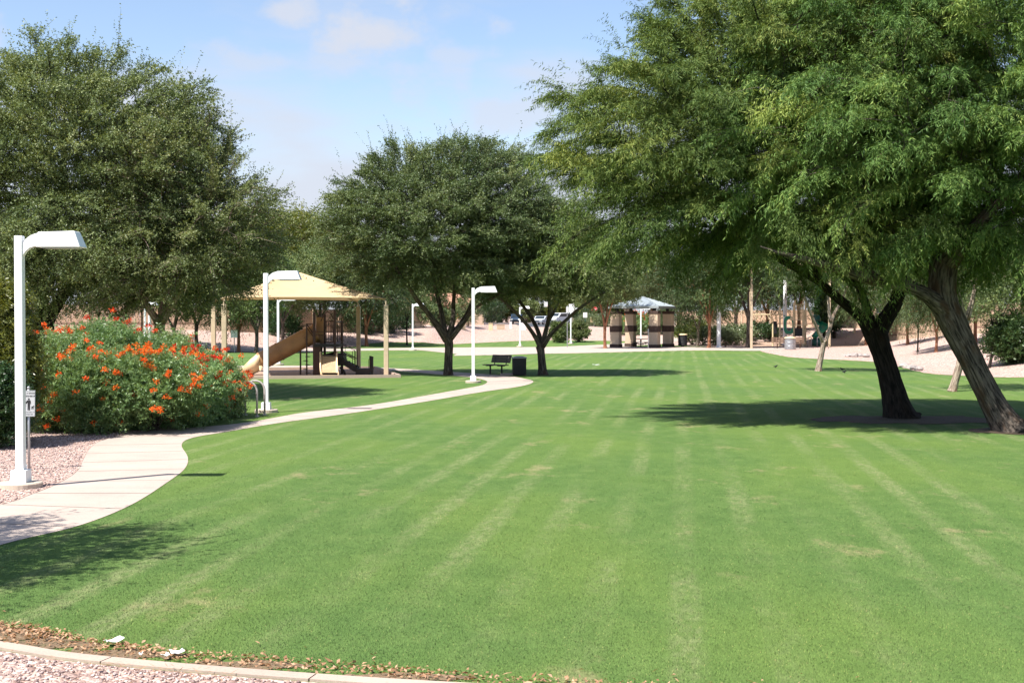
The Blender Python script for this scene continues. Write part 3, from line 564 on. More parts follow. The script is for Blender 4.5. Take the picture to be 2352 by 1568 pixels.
def boughs(cl, per, rng, axis, Lb, drop, width, L, droop, rise=0.25, spread=0.75):
    """every clump is a bough: a leader that runs outward and bends down, with shoots fanning off it"""
    K = len(cl); ow = cl-axis; ow[:, 2] *= 0.6; ow = unit(ow+rng.normal(0, .22, cl.shape)); lb = rng.uniform(Lb[0], Lb[1], K); down = np.array([0, 0, -1.0])
    a = cl-ow*(lb*0.55)[:, None]-down*0.10*lb[:, None]; b = cl-down*(rise*lb)[:, None]*0.6; c = cl+ow*(lb*0.55)[:, None]+down*(drop*lb)[:, None]*rng.uniform(0.3, 1.3, K)[:, None]
    ci = np.repeat(np.arange(K), per); S = K*per; t = rng.beta(1.5, 1.25, S)[:, None]
    p = (1-t)**2*a[ci]+2*(1-t)*t*b[ci]+t*t*c[ci]; tan = unit(2*(1-t)*(b-a)[ci]+2*t*(c-b)[ci])
    side = unit(np.cross(tan, np.array([0, 0, 1.0])))*rng.choice([-1, 1], S)[:, None]*rng.uniform(0.2, 1.0, (S, 1))
    off = rng.normal(0, 1, (S, 3))*np.array([1, 1, .55])*width*(0.35+0.65*np.sin(np.pi*np.clip(t, .05, 1)))
    d = unit(tan*0.8+side*spread+rng.normal(0, .28, (S, 3))+np.array([0, 0, 0.10])); ln = rng.uniform(L[0], L[1], S)*(1.15-0.5*t[:, 0])
    return p+off*0.6, d, ln, ci, droop*rng.uniform(.5, 1.4, S), (a, b, c)
def spray_leaves(s, d, ln, g, n, rng, lf, wf, ang=0.75, hang=0.25, tone_s=None, norm_up=0.5):
    S = len(s); t = (np.arange(n)+rng.random((S, n)))/n
    down = np.array([0, 0, -1.0])
    pos = s[:, None]+d[:, None]*(ln[:, None]*t)[..., None]+down*(g[:, None]*ln[:, None]*t*t)[..., None]
    tan = unit(d[:, None]+down*(2*g[:, None]*t)[..., None]); q = unit(np.cross(tan, rng.normal(size=(S, n, 3))))
    ld = unit(tan*(1-ang)+q*ang+down*hang); nr = np.cross(ld, tan)+rng.normal(0, .6, (S, n, 3))+np.array([0, 0, norm_up])
    l = lf*rng.uniform(0.65, 1.3, (S, n)); w = wf*rng.uniform(0.7, 1.3, (S, n))
    tone = (tone_s[:, None] if tone_s is not None else 0.4)+rng.normal(0, .16, (S, n))
    return pos.reshape(-1, 3), ld.reshape(-1, 3), nr.reshape(-1, 3), l.ravel(), w.ravel(), tone.ravel()
def crown(name, parts, mat, parent):
    a = [np.concatenate(q) for q in zip(*parts)]
    return leaves_mesh(name, *a, mat, parent)
def twigs(mb, s, d, ln, g, sel, r, nside=3, back=None):
    for i in sel:
        a = Vector(s[i]); b = Vector(d[i]); L = ln[i]*0.9
        pts = [a+b*L*t+Vector((0, 0, -g[i]*L*t*t)) for t in (0, 0.5, 1.0)]
        if back is not None: pts = [Vector(back[i])]+pts
        mb.tube(pts, [r*1.3]*(len(pts)-2)+[r, r*0.5], nside, cap=False)

def big_tree(name, label, limbs, ells, seed, bark, leafm, spacing, per, nleaf, leaf, L, droop, up, out_w=0.7, ang=0.75, hang=0.25, group=None, twig=0.25, flat=0.8, tone0=0.40, cat='tree', rad=0.66, trunk_sides=14, r_max=0.14, tone_up=0.10, wisp=0.16, wisp_up=0.25, bough=None):
    """limbs: polylines of (x, y, z, r) in world space; the first starts at the ground"""
    rng = np.random.default_rng(seed); base = Vector(limbs[0][0][:3]); root = thing(name, label, cat, base, 0, group)
    B = np.array([*base]); mb = MB(); nodes = []
    for li, lb in enumerate(limbs):
        pts = []
        L_ = [np.array(q, float)-np.array([*B, 0]) for q in lb]
        for i in range(len(L_)-1):
            a, b, c, e = L_[max(i-1, 0)], L_[i], L_[i+1], L_[min(i+2, len(L_)-1)]
            for k in range(4):
                t = k/4; pts.append(0.5*((2*b)+(c-a)*t+(2*a-5*b+4*c-e)*t*t+(3*b-a-3*c+e)*t**3))
        pts.append(L_[-1])
        mb.tube([q[:3] for q in pts], [max(q[3], .01) for q in pts], (trunk_sides*2 if li == 0 else trunk_sides) if li < 4 else 9, rough=0.10, rng=random.Random(seed+li))
        if li == 0: nodes += [tuple(q) for q in pts[len(pts)//2:]]
        else: nodes += [tuple(q) for q in pts[1:]]
    E = [tuple(np.array(e[:3])-B)+tuple(e[3:]) for e in ells]
    cl, dep = envelope_points(E, spacing, rng)
    ax = np.array(E)[:, :3].mean(0)-np.array([0, 0, 1.5]); axis = np.tile(ax, (len(cl), 1)); axis[:, :2] += (cl[:, :2]-ax[:2])*0.35
    branches(mb, nodes, cl, rng, r_max=r_max)
    rd = spacing*rad*rng.uniform(0.7, 1.25, len(cl))
    if bough:
        s, d, ln, ci, g, bz = boughs(cl, per, rng, axis, bough[0], bough[1], bough[2], L, droop)
        for a_, b_, c_ in zip(*bz): mb.tube([tuple((1-q)**2*a_+2*(1-q)*q*b_+q*q*c_) for q in (0, .33, .66, 1)], [.014, .011, .008, .003], 4, cap=False)
    else: s, d, ln, ci, g = sprays(cl, rd, per, rng, axis, L, up, droop, out_w, flat)
    wi = (dep[ci] < 0.22) & (rng.random(len(s)) < wisp); ow = unit(cl-axis)[ci]          # longer shoots that break the outline
    d[wi] = unit(ow[wi]*0.9+rng.normal(0, .3, (wi.sum(), 3))+np.array([0, 0, wisp_up])); s[wi] = cl[ci][wi]+ow[wi]*(rd[ci][wi]*0.8)[:, None]; ln[wi] *= rng.uniform(1.3, 2.1, wi.sum())
    zmin, zmax = cl[:, 2].min(), cl[:, 2].max()
    ct = rng.normal(tone0, .13, len(cl))+tone_up*((cl[:, 2]-zmin)/(zmax-zmin+.01)-0.5)
    tone_s = ct[ci]+rng.normal(0, .08, len(s))
    crown('crown', [spray_leaves(s, d, ln, g, nleaf, rng, leaf[0], leaf[1], ang, hang, tone_s)], leafm, root)
    sel = np.nonzero(rng.random(len(s)) < twig)[0]
    twigs(mb, s, d, ln, g, sel, 0.006, back=cl[ci])
    mb.build('trunk', bark, root, smooth=True, bark=True)
    return root
def limb(dpts, k=1.0):                      # (px, py, distance, radius in pixels of the photograph)
    return [(*P(x, y, d), k*r*d/F) for x, y, d, r in dpts]

# two big mesquites, right foreground
d1 = 28.4
m1 = [limb([(2334, 1004, 28.3, 56), (2316, 980, 28.4, 42), (2290, 940, 28.5, 33), (2260, 885, 28.6, 29), (2222, 810, 28.7, 30), (2190, 745, 28.8, 33), (2167, 690, 28.9, 33), (2166, 630, 29.0, 33), (2185, 560, 29.2, 28), (2200, 470, 29.5, 20), (2215, 380, 29.8, 12)], 0.9),
      limb([(2172, 715, 28.85, 30), (2130, 680, 28.7, 19), (2075, 655, 28.5, 17), (2000, 640, 28.2, 16), (1915, 613, 27.9, 12), (1840, 594, 27.7, 8), (1785, 580, 27.6, 4.5), (1745, 566, 27.6, 1.5)], 0.9),
      limb([(2175, 610, 29, 26), (2240, 520, 28.2, 17), (2320, 440, 27.8, 9), (2400, 370, 27.6, 5)], 0.9),
      limb([(2170, 660, 29, 26), (2120, 560, 30, 15), (2060, 460, 31, 11), (2010, 360, 32, 7)], 0.9),
      limb([(2190, 560, 29.2, 18), (2260, 480, 31, 13), (2350, 400, 33, 9)], 0.9),
      limb([(2010, 641, 28.2, 12), (1970, 590, 28.6, 8), (1930, 520, 29, 6)], 0.9), limb([(2090, 660, 28.5, 8), (2080, 605, 28.6, 5.5), (2050, 530, 28.8, 3.5), (2000, 460, 29, 2)], 0.9)]
big_tree('mesquite_tree', 'large mesquite on the right with the leaning ridged grey trunk', m1,
         [(10.4, 30, 8.4, 4.6, 5.0, 3.4), (14.2, 29.6, 7.6, 4.2, 4.8, 3.6), (10.6, 28.8, 6.2, 3.4, 3.4, 1.2), (13.6, 28.5, 5.6, 2.8, 3.0, 1.1), (16.8, 31, 6.8, 3, 4, 3), (13.8, 30.5, 4.3, 2.6, 2.0, 0.8), (11.4, 30.6, 4.7, 2.4, 2.4, 0.8), (9.4, 27.4, 4.2, 0.7, 0.7, 0.7), (12.4, 27.2, 4.7, 2.0, 1.2, 0.9), (7.4, 28.8, 6.6, 2.6, 3.0, 2.0)],
         11, MT['bark'], MT['leaf_m'], 0.86, 86, 26, (0.115, 0.018), (0.45, 0.95), 0.45, 0.10, 0.75, 0.6, 0.45, group='big mesquite trees', twig=0.06, tone0=0.44, bough=((1.4, 2.4), 0.42, 0.24), wisp=0.07, wisp_up=-0.1)
m2 = [limb([(2072, 968, 32.2, 56), (2066, 950, 32.2, 41), (2054, 905, 32.3, 32), (2038, 850, 32.4, 28), (2021, 800, 32.4, 27), (2008, 758, 32.5, 32)], 0.86),
      limb([(2012, 775, 32.5, 26), (2032, 735, 32.6, 22), (2056, 695, 32.7, 19), (2066, 650, 32.8, 18), (2062, 580, 33, 17), (2050, 480, 33.3, 15), (2030, 380, 33.6, 9)], 0.86),
      limb([(2004, 768, 32.5, 24), (1975, 728, 32.2, 15), (1930, 690, 31.8, 13), (1890, 655, 31.4, 11), (1860, 610, 31, 12), (1810, 540, 30.6, 9), (1740, 450, 30.3, 6)], 0.86),
      limb([(2002, 762, 32.5, 22), (1992, 715, 32.8, 13), (1977, 670, 33.2, 11), (1962, 630, 33.5, 13), (1920, 560, 33.8, 10), (1850, 440, 34.2, 6)], 0.86),
      limb([(1880, 645, 31.3, 13), (1800, 600, 31.6, 10), (1700, 545, 32, 7), (1600, 480, 32.3, 5)], 0.86), limb([(1968, 650, 33.4, 13), (1900, 610, 34.5, 9), (1800, 540, 35.5, 6)], 0.86)]
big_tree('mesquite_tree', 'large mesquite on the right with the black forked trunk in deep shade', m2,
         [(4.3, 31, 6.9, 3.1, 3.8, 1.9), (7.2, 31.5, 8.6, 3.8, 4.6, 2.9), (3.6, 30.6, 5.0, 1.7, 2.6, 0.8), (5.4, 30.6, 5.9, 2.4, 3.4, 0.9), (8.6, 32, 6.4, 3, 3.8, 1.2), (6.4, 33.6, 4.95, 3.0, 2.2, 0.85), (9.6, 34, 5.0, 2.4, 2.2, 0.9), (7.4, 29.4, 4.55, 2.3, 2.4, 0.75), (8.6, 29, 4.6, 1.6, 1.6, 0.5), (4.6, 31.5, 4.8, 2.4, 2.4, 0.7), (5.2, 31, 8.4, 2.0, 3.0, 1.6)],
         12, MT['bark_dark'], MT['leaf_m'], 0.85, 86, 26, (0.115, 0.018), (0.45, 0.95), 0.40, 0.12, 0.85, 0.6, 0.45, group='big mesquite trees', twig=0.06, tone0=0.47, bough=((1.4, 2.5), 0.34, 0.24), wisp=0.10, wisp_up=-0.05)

# the two rounded trees by the bench
t1 = [limb([(1030, 870, 57.4, 24), (1029, 855, 57.4, 15), (1030, 820, 57.4, 13.5), (1031, 790, 57.4, 14), (1026, 772, 57.4, 17)], 0.7),
      limb([(1026, 780, 57.4, 14), (1005, 750, 57.2, 11), (982, 718, 57, 8.5), (958, 688, 56.6, 7), (920, 630, 56.2, 5), (870, 560, 56, 3)], 0.7),
      limb([(1030, 776, 57.4, 13), (1040, 735, 57.6, 8), (1042, 690, 58, 6.5), (1050, 600, 58.4, 5), (1060, 480, 58.6, 3)], 0.7),
      limb([(1034, 778, 57.4, 10), (1062, 745, 57.2, 7), (1092, 706, 57, 5.5), (1150, 672, 56.8, 4), (1200, 600, 56.6, 2.5)], 0.7),
      limb([(1022, 770, 57.4, 11), (1014, 720, 57.8, 8), (1000, 660, 58.4, 6), (980, 560, 59, 4)], 0.7), limb([(1036, 770, 57.4, 9), (1075, 715, 58.4, 5.5), (1110, 620, 59.4, 4)], 0.7)]
big_tree('shade_tree', 'tall rounded tree with a forked trunk left of the third lamp post', t1,
         [(*P(1010, 520, 57.4), 4.6, 4.4, 2.6), (*P(1075, 425, 57.6), 3.1, 3.2, 1.75), (*P(880, 520, 57), 2.6, 3, 2.5), (*P(1150, 520, 57), 2.5, 3, 2.3), (*P(920, 612, 56.6), 1.7, 2, 0.8), (*P(1090, 625, 56.4), 2.2, 2.5, 0.9), (*P(940, 420, 58), 2.2, 2.5, 1.4), (*P(800, 570, 57.6), 0.9, 1.4, 1.2)],
         21, MT['bark'], MT['leaf_b'], 0.70, 46, 20, (0.076, 0.043), (0.4, 0.85), 0.12, 0.35, 0.75, 0.7, 0.05, group='rounded shade trees', twig=0.10, bough=((0.8, 1.5), 0.22, 0.34), wisp=0.05)
t2 = [limb([(1247, 866, 58, 23), (1246, 850, 58, 15), (1243, 815, 58, 13), (1240, 795, 58, 15)], 0.66),
      limb([(1243, 800, 58, 12), (1230, 775, 57.8, 8), (1205, 740, 57.4, 6), (1172, 705, 57, 5), (1130, 670, 56.6, 3)], 0.66),
      limb([(1240, 800, 58, 12), (1238, 768, 58.3, 8), (1218, 725, 58.6, 6.5), (1190, 685, 59, 5), (1170, 620, 59.4, 3.5)], 0.66),
      limb([(1244, 798, 58, 11), (1252, 765, 58, 8), (1262, 720, 58, 7), (1262, 680, 58, 6), (1270, 600, 58, 4)], 0.66),
      limb([(1246, 795, 58, 11), (1268, 765, 57.6, 7), (1300, 735, 57.2, 6), (1335, 705, 57, 5), (1390, 670, 56.8, 3)], 0.66), limb([(1256, 745, 58, 6), (1280, 700, 58.6, 4.5), (1300, 640, 59, 3)], 0.66)]
big_tree('shade_tree', 'smaller spreading tree with a vase of dark limbs beside the black litter bin', t2,
         [(*P(1268, 580, 58.5), 2.8, 3.3, 1.75), (*P(1200, 600, 58), 2.3, 3, 1.5), (*P(1335, 605, 58), 2.2, 3, 1.35), (*P(1270, 635, 57.5), 3.4, 3.2, 0.8), (*P(1385, 610, 58), 1.1, 2, 0.6), (*P(1300, 530, 59), 1.5, 2, 0.9)],
         22, MT['bark'], MT['leaf_o'], 0.70, 46, 20, (0.076, 0.043), (0.4, 0.85), 0.15, 0.3, 0.75, 0.7, 0.05, group='rounded shade trees', twig=0.12, bough=((0.8, 1.5), 0.22, 0.32), wisp=0.05)

# left foreground trees
A0 = XY(100, 42); ta = [[(A0[0], A0[1], 0, .42), (A0[0]+.05, A0[1], .5, .30), (A0[0]+.1, A0[1], 1.6, .26), (A0[0]+.05, A0[1], 2.5, .30)],
      [(A0[0], A0[1], 2.3, .26), (A0[0]+.9, A0[1]-.3, 3.5, .16), (A0[0]+2.4, A0[1]-.6, 5.2, .12), (A0[0]+3.6, A0[1]-1, 7, .07)],
      [(A0[0], A0[1], 2.3, .26), (A0[0]-.2, A0[1]+.3, 4, .2), (A0[0]+.4, A0[1]+.5, 6.5, .14), (A0[0]+.6, A0[1]+.4, 9, .07)],
      [(A0[0], A0[1], 2.2, .22), (A0[0]-1, A0[1]-.5, 3.2, .13), (A0[0]-2.4, A0[1]-.8, 5, .09), (A0[0]-3.4, A0[1]-1, 7, .05)],
      [(A0[0]-.1, A0[1], 1.9, .13), (A0[0]-.9, A0[1]-.9, 1.5, .10), (A0[0]-1.3, A0[1]-1.5, 1.1, .08)]]
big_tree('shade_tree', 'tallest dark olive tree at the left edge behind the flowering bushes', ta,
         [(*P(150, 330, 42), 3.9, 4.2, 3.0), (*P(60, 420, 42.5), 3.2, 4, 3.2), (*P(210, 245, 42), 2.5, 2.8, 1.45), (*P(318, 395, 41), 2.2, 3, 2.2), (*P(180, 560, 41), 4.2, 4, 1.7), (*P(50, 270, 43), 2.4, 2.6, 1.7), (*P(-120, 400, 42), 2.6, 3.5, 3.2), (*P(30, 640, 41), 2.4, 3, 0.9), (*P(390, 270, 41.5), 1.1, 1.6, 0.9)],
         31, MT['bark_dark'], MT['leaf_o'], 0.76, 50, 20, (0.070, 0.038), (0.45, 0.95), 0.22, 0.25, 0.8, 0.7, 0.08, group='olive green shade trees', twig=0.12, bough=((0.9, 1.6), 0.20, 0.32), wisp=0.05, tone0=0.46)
B0 = XY(362, 41); tb = [[(B0[0], B0[1], 0, .28), (B0[0], B0[1], .5, .18), (B0[0]+.05, B0[1], 1.8, .16), (B0[0]+.1, B0[1], 2.6, .17)],
      [(B0[0]+.1, B0[1], 2.4, .15), (B0[0]+1.2, B0[1]-.4, 4.0, .10), (B0[0]+2.7, B0[1]-.8, 5.6, .06)],
      [(B0[0]+.1, B0[1], 2.4, .15), (B0[0]+.4, B0[1]+.5, 4.6, .11), (B0[0]+1.0, B0[1]+.7, 7.0, .05)],
      [(B0[0]+.1, B0[1], 2.3, .13), (B0[0]-.8, B0[1]-.4, 3.8, .09), (B0[0]-1.8, B0[1]-.6, 5.4, .05)]]
big_tree('shade_tree', 'loose leaning olive tree whose low sprays hang over the tan shade sail', tb,
         [(*P(400, 450, 41), 2.1, 2.8, 2.1), (*P(478, 535, 41), 1.95, 2.6, 1.9), (*P(400, 580, 40.5), 2.6, 3, 1.3), (*P(525, 510, 41), 1.3, 2.0, 1.15), (*P(550, 572, 42), 1.15, 2.0, 0.75), (*P(475, 640, 43), 1.3, 2.2, 0.65), (*P(440, 360, 41.5), 1.3, 1.8, 1.3), (*P(570, 470, 41.5), 0.7, 1.2, 0.5), (*P(330, 650, 40.5), 1.7, 2.2, 0.65)],
         32, MT['bark_pale'], MT['leaf_o'], 0.70, 50, 20, (0.068, 0.036), (0.45, 1.0), 0.30, 0.25, 0.9, 0.7, 0.10, group='olive green shade trees', twig=0.18, bough=((1.0, 1.9), 0.15, 0.24), wisp=0.10, tone0=0.50)
# a tree left of the picture: only its shadow on the near path corner and lawn is seen
O0 = (-9.6, 10.9); to = [[(O0[0], O0[1], 0, .25), (O0[0], O0[1], 1.5, .15), (O0[0], O0[1], 2.6, .15)], [(O0[0], O0[1], 2.5, .12), (O0[0]+.8, O0[1], 4.4, .07)], [(O0[0], O0[1], 2.5, .12), (O0[0]-.7, O0[1]+.3, 4.2, .07)]]
big_tree('shade_tree', 'tree beyond the left edge that shades the near corner of the path', to,
         [(-8.9, 10.9, 5.0, 1.9, 2.2, 1.0), (-8.2, 11.2, 6.1, 1.0, 1.0, 0.45), (-9.6, 10.0, 6.0, 1.8, 1.8, 0.9)], 33, MT['bark'], MT['leaf_o'], 0.8, 36, 18, (0.09, 0.05), (0.45, 0.95), 0.2, 0.25, group='olive green shade trees', twig=0.1)

# prototype background trees (about 7 m tall at scale 1), reused with their own turn and size
def proto(name, label, cat, seed, bark, leafm, ells, trunk, spacing, per, nleaf, leaf, L, droop, up, hang, group, out_w=0.7, ang=0.7, twig=0.05, r_max=0.06):
    return big_tree(name, label, trunk, ells, seed, bark, leafm, spacing, per, nleaf, leaf, L, droop, up, out_w, ang, hang, group, twig, r_max=r_max, trunk_sides=9)
def vase(h, r, n, seed, spread, top):
    rg = random.Random(seed); out = [[(0, 0, 0, r*1.5), (0.02, 0, .3, r), (0.05, 0.02, h*.6, r*.85), (0.03, 0.03, h, r*.95)]]
    for k in range(n):
        a = 2*math.pi*(k+rg.random()*.6)/n; s = spread*rg.uniform(.6, 1.1); t = top*rg.uniform(.85, 1.1)
        out.append([(0.03, 0.03, h*.92, r*.75), (math.cos(a)*s*.35, math.sin(a)*s*.35, h+(t-h)*.35, r*.5), (math.cos(a)*s*.7, math.sin(a)*s*.7, h+(t-h)*.7, r*.32), (math.cos(a)*s, math.sin(a)*s, t, r*.15)])
    return out
PR = {}
GRP = {'olive': 'round olive trees on the gravel bank', 'airy': 'yellow green trees behind the park', 'weep': 'weeping feathery trees along the right bank', 'slim': 'slender young trees in the gravel'}
CATN = {'olive': 'park_tree', 'airy': 'palo_verde_tree', 'weep': 'weeping_tree', 'slim': 'young_tree'}
def make_proto(kind, variant):
    s = 100+variant*7
    if kind == 'olive':
        return proto('park_tree', None, 'tree', s+1, MT['bark'], MT['leaf_o'], [(0, 0, 4.9, 2.5, 2.5, 1.7), (1.0, .3, 5.4, 1.7, 1.7, 1.3), (-1.3, -.2, 4.3, 1.6, 1.8, 1.2), (.3, -.9, 3.6, 1.9, 1.6, .9)], vase(1.7, .14, 4, s, 1.5, 4.4), 0.78, 32, 11, (0.13, 0.085), (0.4, 0.8), .15, .3, .1, GRP[kind])
    if kind == 'airy':
        return proto('palo_verde_tree', None, 'tree', s+2, MT['bark_pale'], MT['leaf_y'], [(0, 0, 4.8, 2.7, 2.6, 1.9), (-.9, .4, 5.7, 1.6, 1.6, 1.2), (1.4, -.3, 4.3, 1.6, 1.6, 1.3)], vase(1.3, .15, 4, s, 1.6, 4.6), 0.82, 34, 11, (0.17, 0.06), (0.5, 1.0), .2, .3, .15, GRP[kind])
    if kind == 'weep':
        return proto('weeping_tree', None, 'tree', s+3, MT['bark_red'], MT['leaf_w'], [(0, 0, 4.8, 2.3, 2.3, 1.8), (.9, -.3, 3.7, 1.7, 1.7, 1.3), (-1.1, .2, 3.6, 1.6, 1.7, 1.3)], vase(1.6, .13, 3, s, 1.2, 4.6), 0.80, 36, 12, (0.19, 0.045), (0.7, 1.3), .75, .05, .7, GRP[kind])
    if kind == 'slim':
        return proto('young_tree', None, 'tree', s+4, MT['bark_dark'], MT['leaf_o'], [(0, 0, 4.6, 1.6, 1.6, 1.5), (.4, .2, 5.6, 1.0, 1.0, .9), (-.5, 0, 3.6, 1.1, 1.1, .8)], vase(2.2, .085, 3, s, .8, 4.6), 0.72, 24, 10, (0.12, 0.075), (0.4, 0.8), .15, .3, .1, GRP[kind])
VARN = {'olive': 3, 'airy': 2, 'weep': 2, 'slim': 2}; CNT = {}
def place_tree(kind, px, d, h, label, wide=1.0, bark=None, leaf=None, lean=0.0, x=None):
    k = CNT.get(kind, 0); CNT[kind] = k+1; v = k % VARN[kind]
    X = (px-1176)/F*d if x is None else x; z = tz(X, d)-0.03; sc = (h/7.0*wide, h/7.0*wide, h/7.0); rz = 0.0 if lean else 1.3+2.399*k
    if (kind, v) not in PR:
        r = make_proto(kind, v); PR[kind, v] = r; r.location = (X, d, z); r.rotation_euler = (0, lean, rz); r.scale = sc; r['label'] = label
    else:
        r = dup(PR[kind, v], (X, d, z), rz, label, sc); r.rotation_euler = (0, lean, rz)
    if bark or leaf:
        for c in r.children:
            m = bark if c.name.startswith('trunk') else leaf
            if m: c.material_slots[0].link = 'OBJECT'; c.material_slots[0].material = m
    return r
for a in [
    # left gravel bank
    ('slim', 227, 98, 6.2, 'leftmost slender dark trunk on the gravel bank behind the flowers'), ('slim', 290, 101, 6.6, 'second slender dark trunk on the left gravel bank, counted from the left'),
    ('slim', 325, 104, 6.0, 'slender trunk just left of the white lamp pole behind the flowers'), ('olive', 400, 97, 7.2, 'round olive tree on the left bank just right of the far white poles'),
    ('olive', 452, 101, 7.6, 'round olive tree on the left bank behind the leftmost sail posts'), ('weep', 548, 100, 7.4, 'pale leaning tree behind the small white square sign'),
    ('olive', 588, 97, 7.6, 'tree with sunlit mottled trunk above the mouth of the tube slide'), ('olive', 650, 112, 8.0, 'round tree on the bank behind the middle of the tube slide'),
    ('olive', 735, 117, 8.6, 'many stemmed tree on the bank behind the brown play tower'), ('weep', 842, 117, 8.2, 'tree with a pale leaning trunk between the right sail posts'),
    ('slim', 935, 121, 7.2, 'thin dark trunk on the bank just left of the white pole by the round tree'),
    # taller trees behind the left bank
    ('airy', 690, 128, 11.2, 'yellow green tree whose top fills the gap left of the round tree', 1.15), ('airy', 625, 135, 12.0, 'taller yellow green tree behind the peak of the shade sail', 1.1), ('airy', 560, 130, 11.4, 'yellow green tree behind the left corner of the shade sail', 1.1),
    ('olive', 300, 135, 11.5, 'tall olive tree beyond the left fence wall, farther left', 1.2), ('olive', 440, 138, 11.8, 'tall olive tree beyond the left fence wall, nearer the sail', 1.2), ('olive', 790, 140, 11.0, 'tall olive tree rising behind the right corner of the shade sail', 1.2),
    ('olive', 745, 150, 12.2, 'small topped tree in the notch of sky left of the round tree', 1.0), ('olive', 130, 132, 11.0, 'tall olive tree far behind the left edge', 1.2), ('airy', 880, 150, 10.0, 'yellow green tree far behind the round tree trunk', 1.2), ('olive', 960, 158, 9.5, 'olive tree on the far left side of the street', 1.2),
    # beyond the street
    ('olive', 1085, 215, 9.0, 'dark green street tree under the low branches of the round tree', 1.3), ('airy', 1150, 262, 11.5, 'yellow green tree behind the dark car', 1.3), ('airy', 1215, 275, 12.5, 'yellow green tree seen through the forked limbs by the bin', 1.3),
    ('airy', 1275, 268, 11.5, 'yellow green tree behind the white van', 1.3), ('olive', 1330, 262, 10.5, 'dark green tree behind the red stop sign', 1.4), ('airy', 1385, 255, 11.0, 'yellow green tree right of the red stop sign', 1.3), ('olive', 1020, 250, 10.5, 'olive tree by the far pink house', 1.4), ('airy', 1440, 225, 10.0, 'yellow green tree behind the left column of the shelter', 1.4),
    # right middle ground
    ('olive', 1390, 111, 8.4, 'red trunked forked tree just left of the shelter', 0.85, MT['bark_red'], MT['leaf_o']), ('olive', 1628, 113, 9.6, 'red trunked tree between the shelter and the white post', 0.78, MT['bark_red'], MT['leaf_w']), ('weep', 1602, 121, 7.6, 'white trunked tree close behind the red trunked one', 1.0, MT['bark_pale']),
    ('olive', 1500, 158, 9.6, 'round tree far behind the shelter roof', 1.4), ('weep', 1560, 150, 9.4, 'weeping tree far behind the right shelter column', 1.3), ('airy', 1690, 140, 8.6, 'yellow green tree behind the sage mound', 1.2), ('olive', 1718, 112.8, 11.8, 'tall tree close behind the tan double post', 0.72, MT['bark'], MT['leaf_w']), ('weep', 1762, 134, 9.0, 'weeping tree behind the monkey bars', 1.2), ('weep', 1835, 136, 9.4, 'weeping tree behind the green playground panel', 1.2),
    ('weep', 1990, 119, 7.6, 'weeping tree in front of the fence between the black limbs', 1.0), ('slim', 2108, 86, 5.4, 'thin young tree on the right bank between the two big trunks', 0.9, MT['bark_dark'], MT['leaf_b']), ('weep', 2150, 82, 6.0, 'thick reddish trunk on the right bank beside the leaning mesquite', 0.85), ('weep', 2085, 100, 6.6, 'weeping tree against the low fence wall right of the black trunk', 0.95),
    ('weep', 2240, 84, 7.4, 'tall tree rising close behind the leaning mesquite trunk', 0.9), ('slim', 2272, 62, 5.4, 'dark leaning young trunk left of the green juniper', 1.15, MT['bark_dark'], MT['leaf_o'], 0.16), ('olive', 2335, 98, 7.8, 'olive tree behind the fence at the right edge', 1.1), ('olive', 2060, 132, 9.5, 'tall olive tree beyond the right fence, nearest the black trunk', 1.2), ('olive', 2190, 128, 9.8, 'tall olive tree beyond the right fence behind the leaning trunk', 1.2), ('airy', 1930, 142, 9.4, 'yellow green tree beyond the fence right of the green slide', 1.2)]:
    place_tree(*a)

yt = [limb([(1880, 856, 61.2, 11), (1882, 840, 61.2, 8), (1890, 800, 61.2, 6.8), (1893, 782, 61.2, 7.5)], 0.85), limb([(1892, 788, 61.2, 6), (1876, 752, 61, 4.6), (1862, 720, 60.8, 4), (1850, 690, 60.6, 3.4), (1835, 640, 60.4, 3)], 0.85),
      limb([(1894, 788, 61.2, 6), (1906, 755, 61.3, 4.8), (1914, 725, 61.4, 4.2), (1930, 695, 61.5, 3.4), (1950, 650, 61.6, 3)], 0.85), limb([(1908, 740, 61.3, 5), (1903, 705, 61.6, 4), (1900, 640, 62, 2.5)], 0.85)]
big_tree('young_tree', 'young tree with a Y fork on the lawn in front of the grey bin', yt, [(*P(1890, 600, 61.2), 2.4, 2.2, 1.1), (*P(1840, 640, 61), 1.1, 1.2, .45), (*P(1950, 640, 61), 1.1, 1.2, .5)], 41, MT['bark_pale'], MT['leaf_b'], 0.75, 40, 14, (0.09, 0.045), (0.4, 0.8), .15, .2, group=GRP['slim'], twig=.1)
st = [limb([(2188, 900, 44.6, 12), (2192, 885, 44.6, 9), (2204, 840, 44.6, 8), (2212, 790, 44.6, 7), (2222, 730, 44.6, 6)]), limb([(2221, 735, 44.6, 7), (2235, 680, 44.6, 5), (2245, 620, 44.6, 3)]), limb([(2219, 745, 44.6, 6), (2205, 690, 44.4, 4.5), (2190, 640, 44.2, 3)])]
big_tree('young_tree', 'thin pale trunk on the lawn behind the leaning mesquite', st, [(*P(2225, 600, 44.6), 1.8, 1.7, 1.0)], 42, MT['bark_pale'], MT['leaf_b'], 0.7, 40, 14, (0.09, 0.045), (0.4, 0.8), .15, .2, group=GRP['slim'], twig=.1)
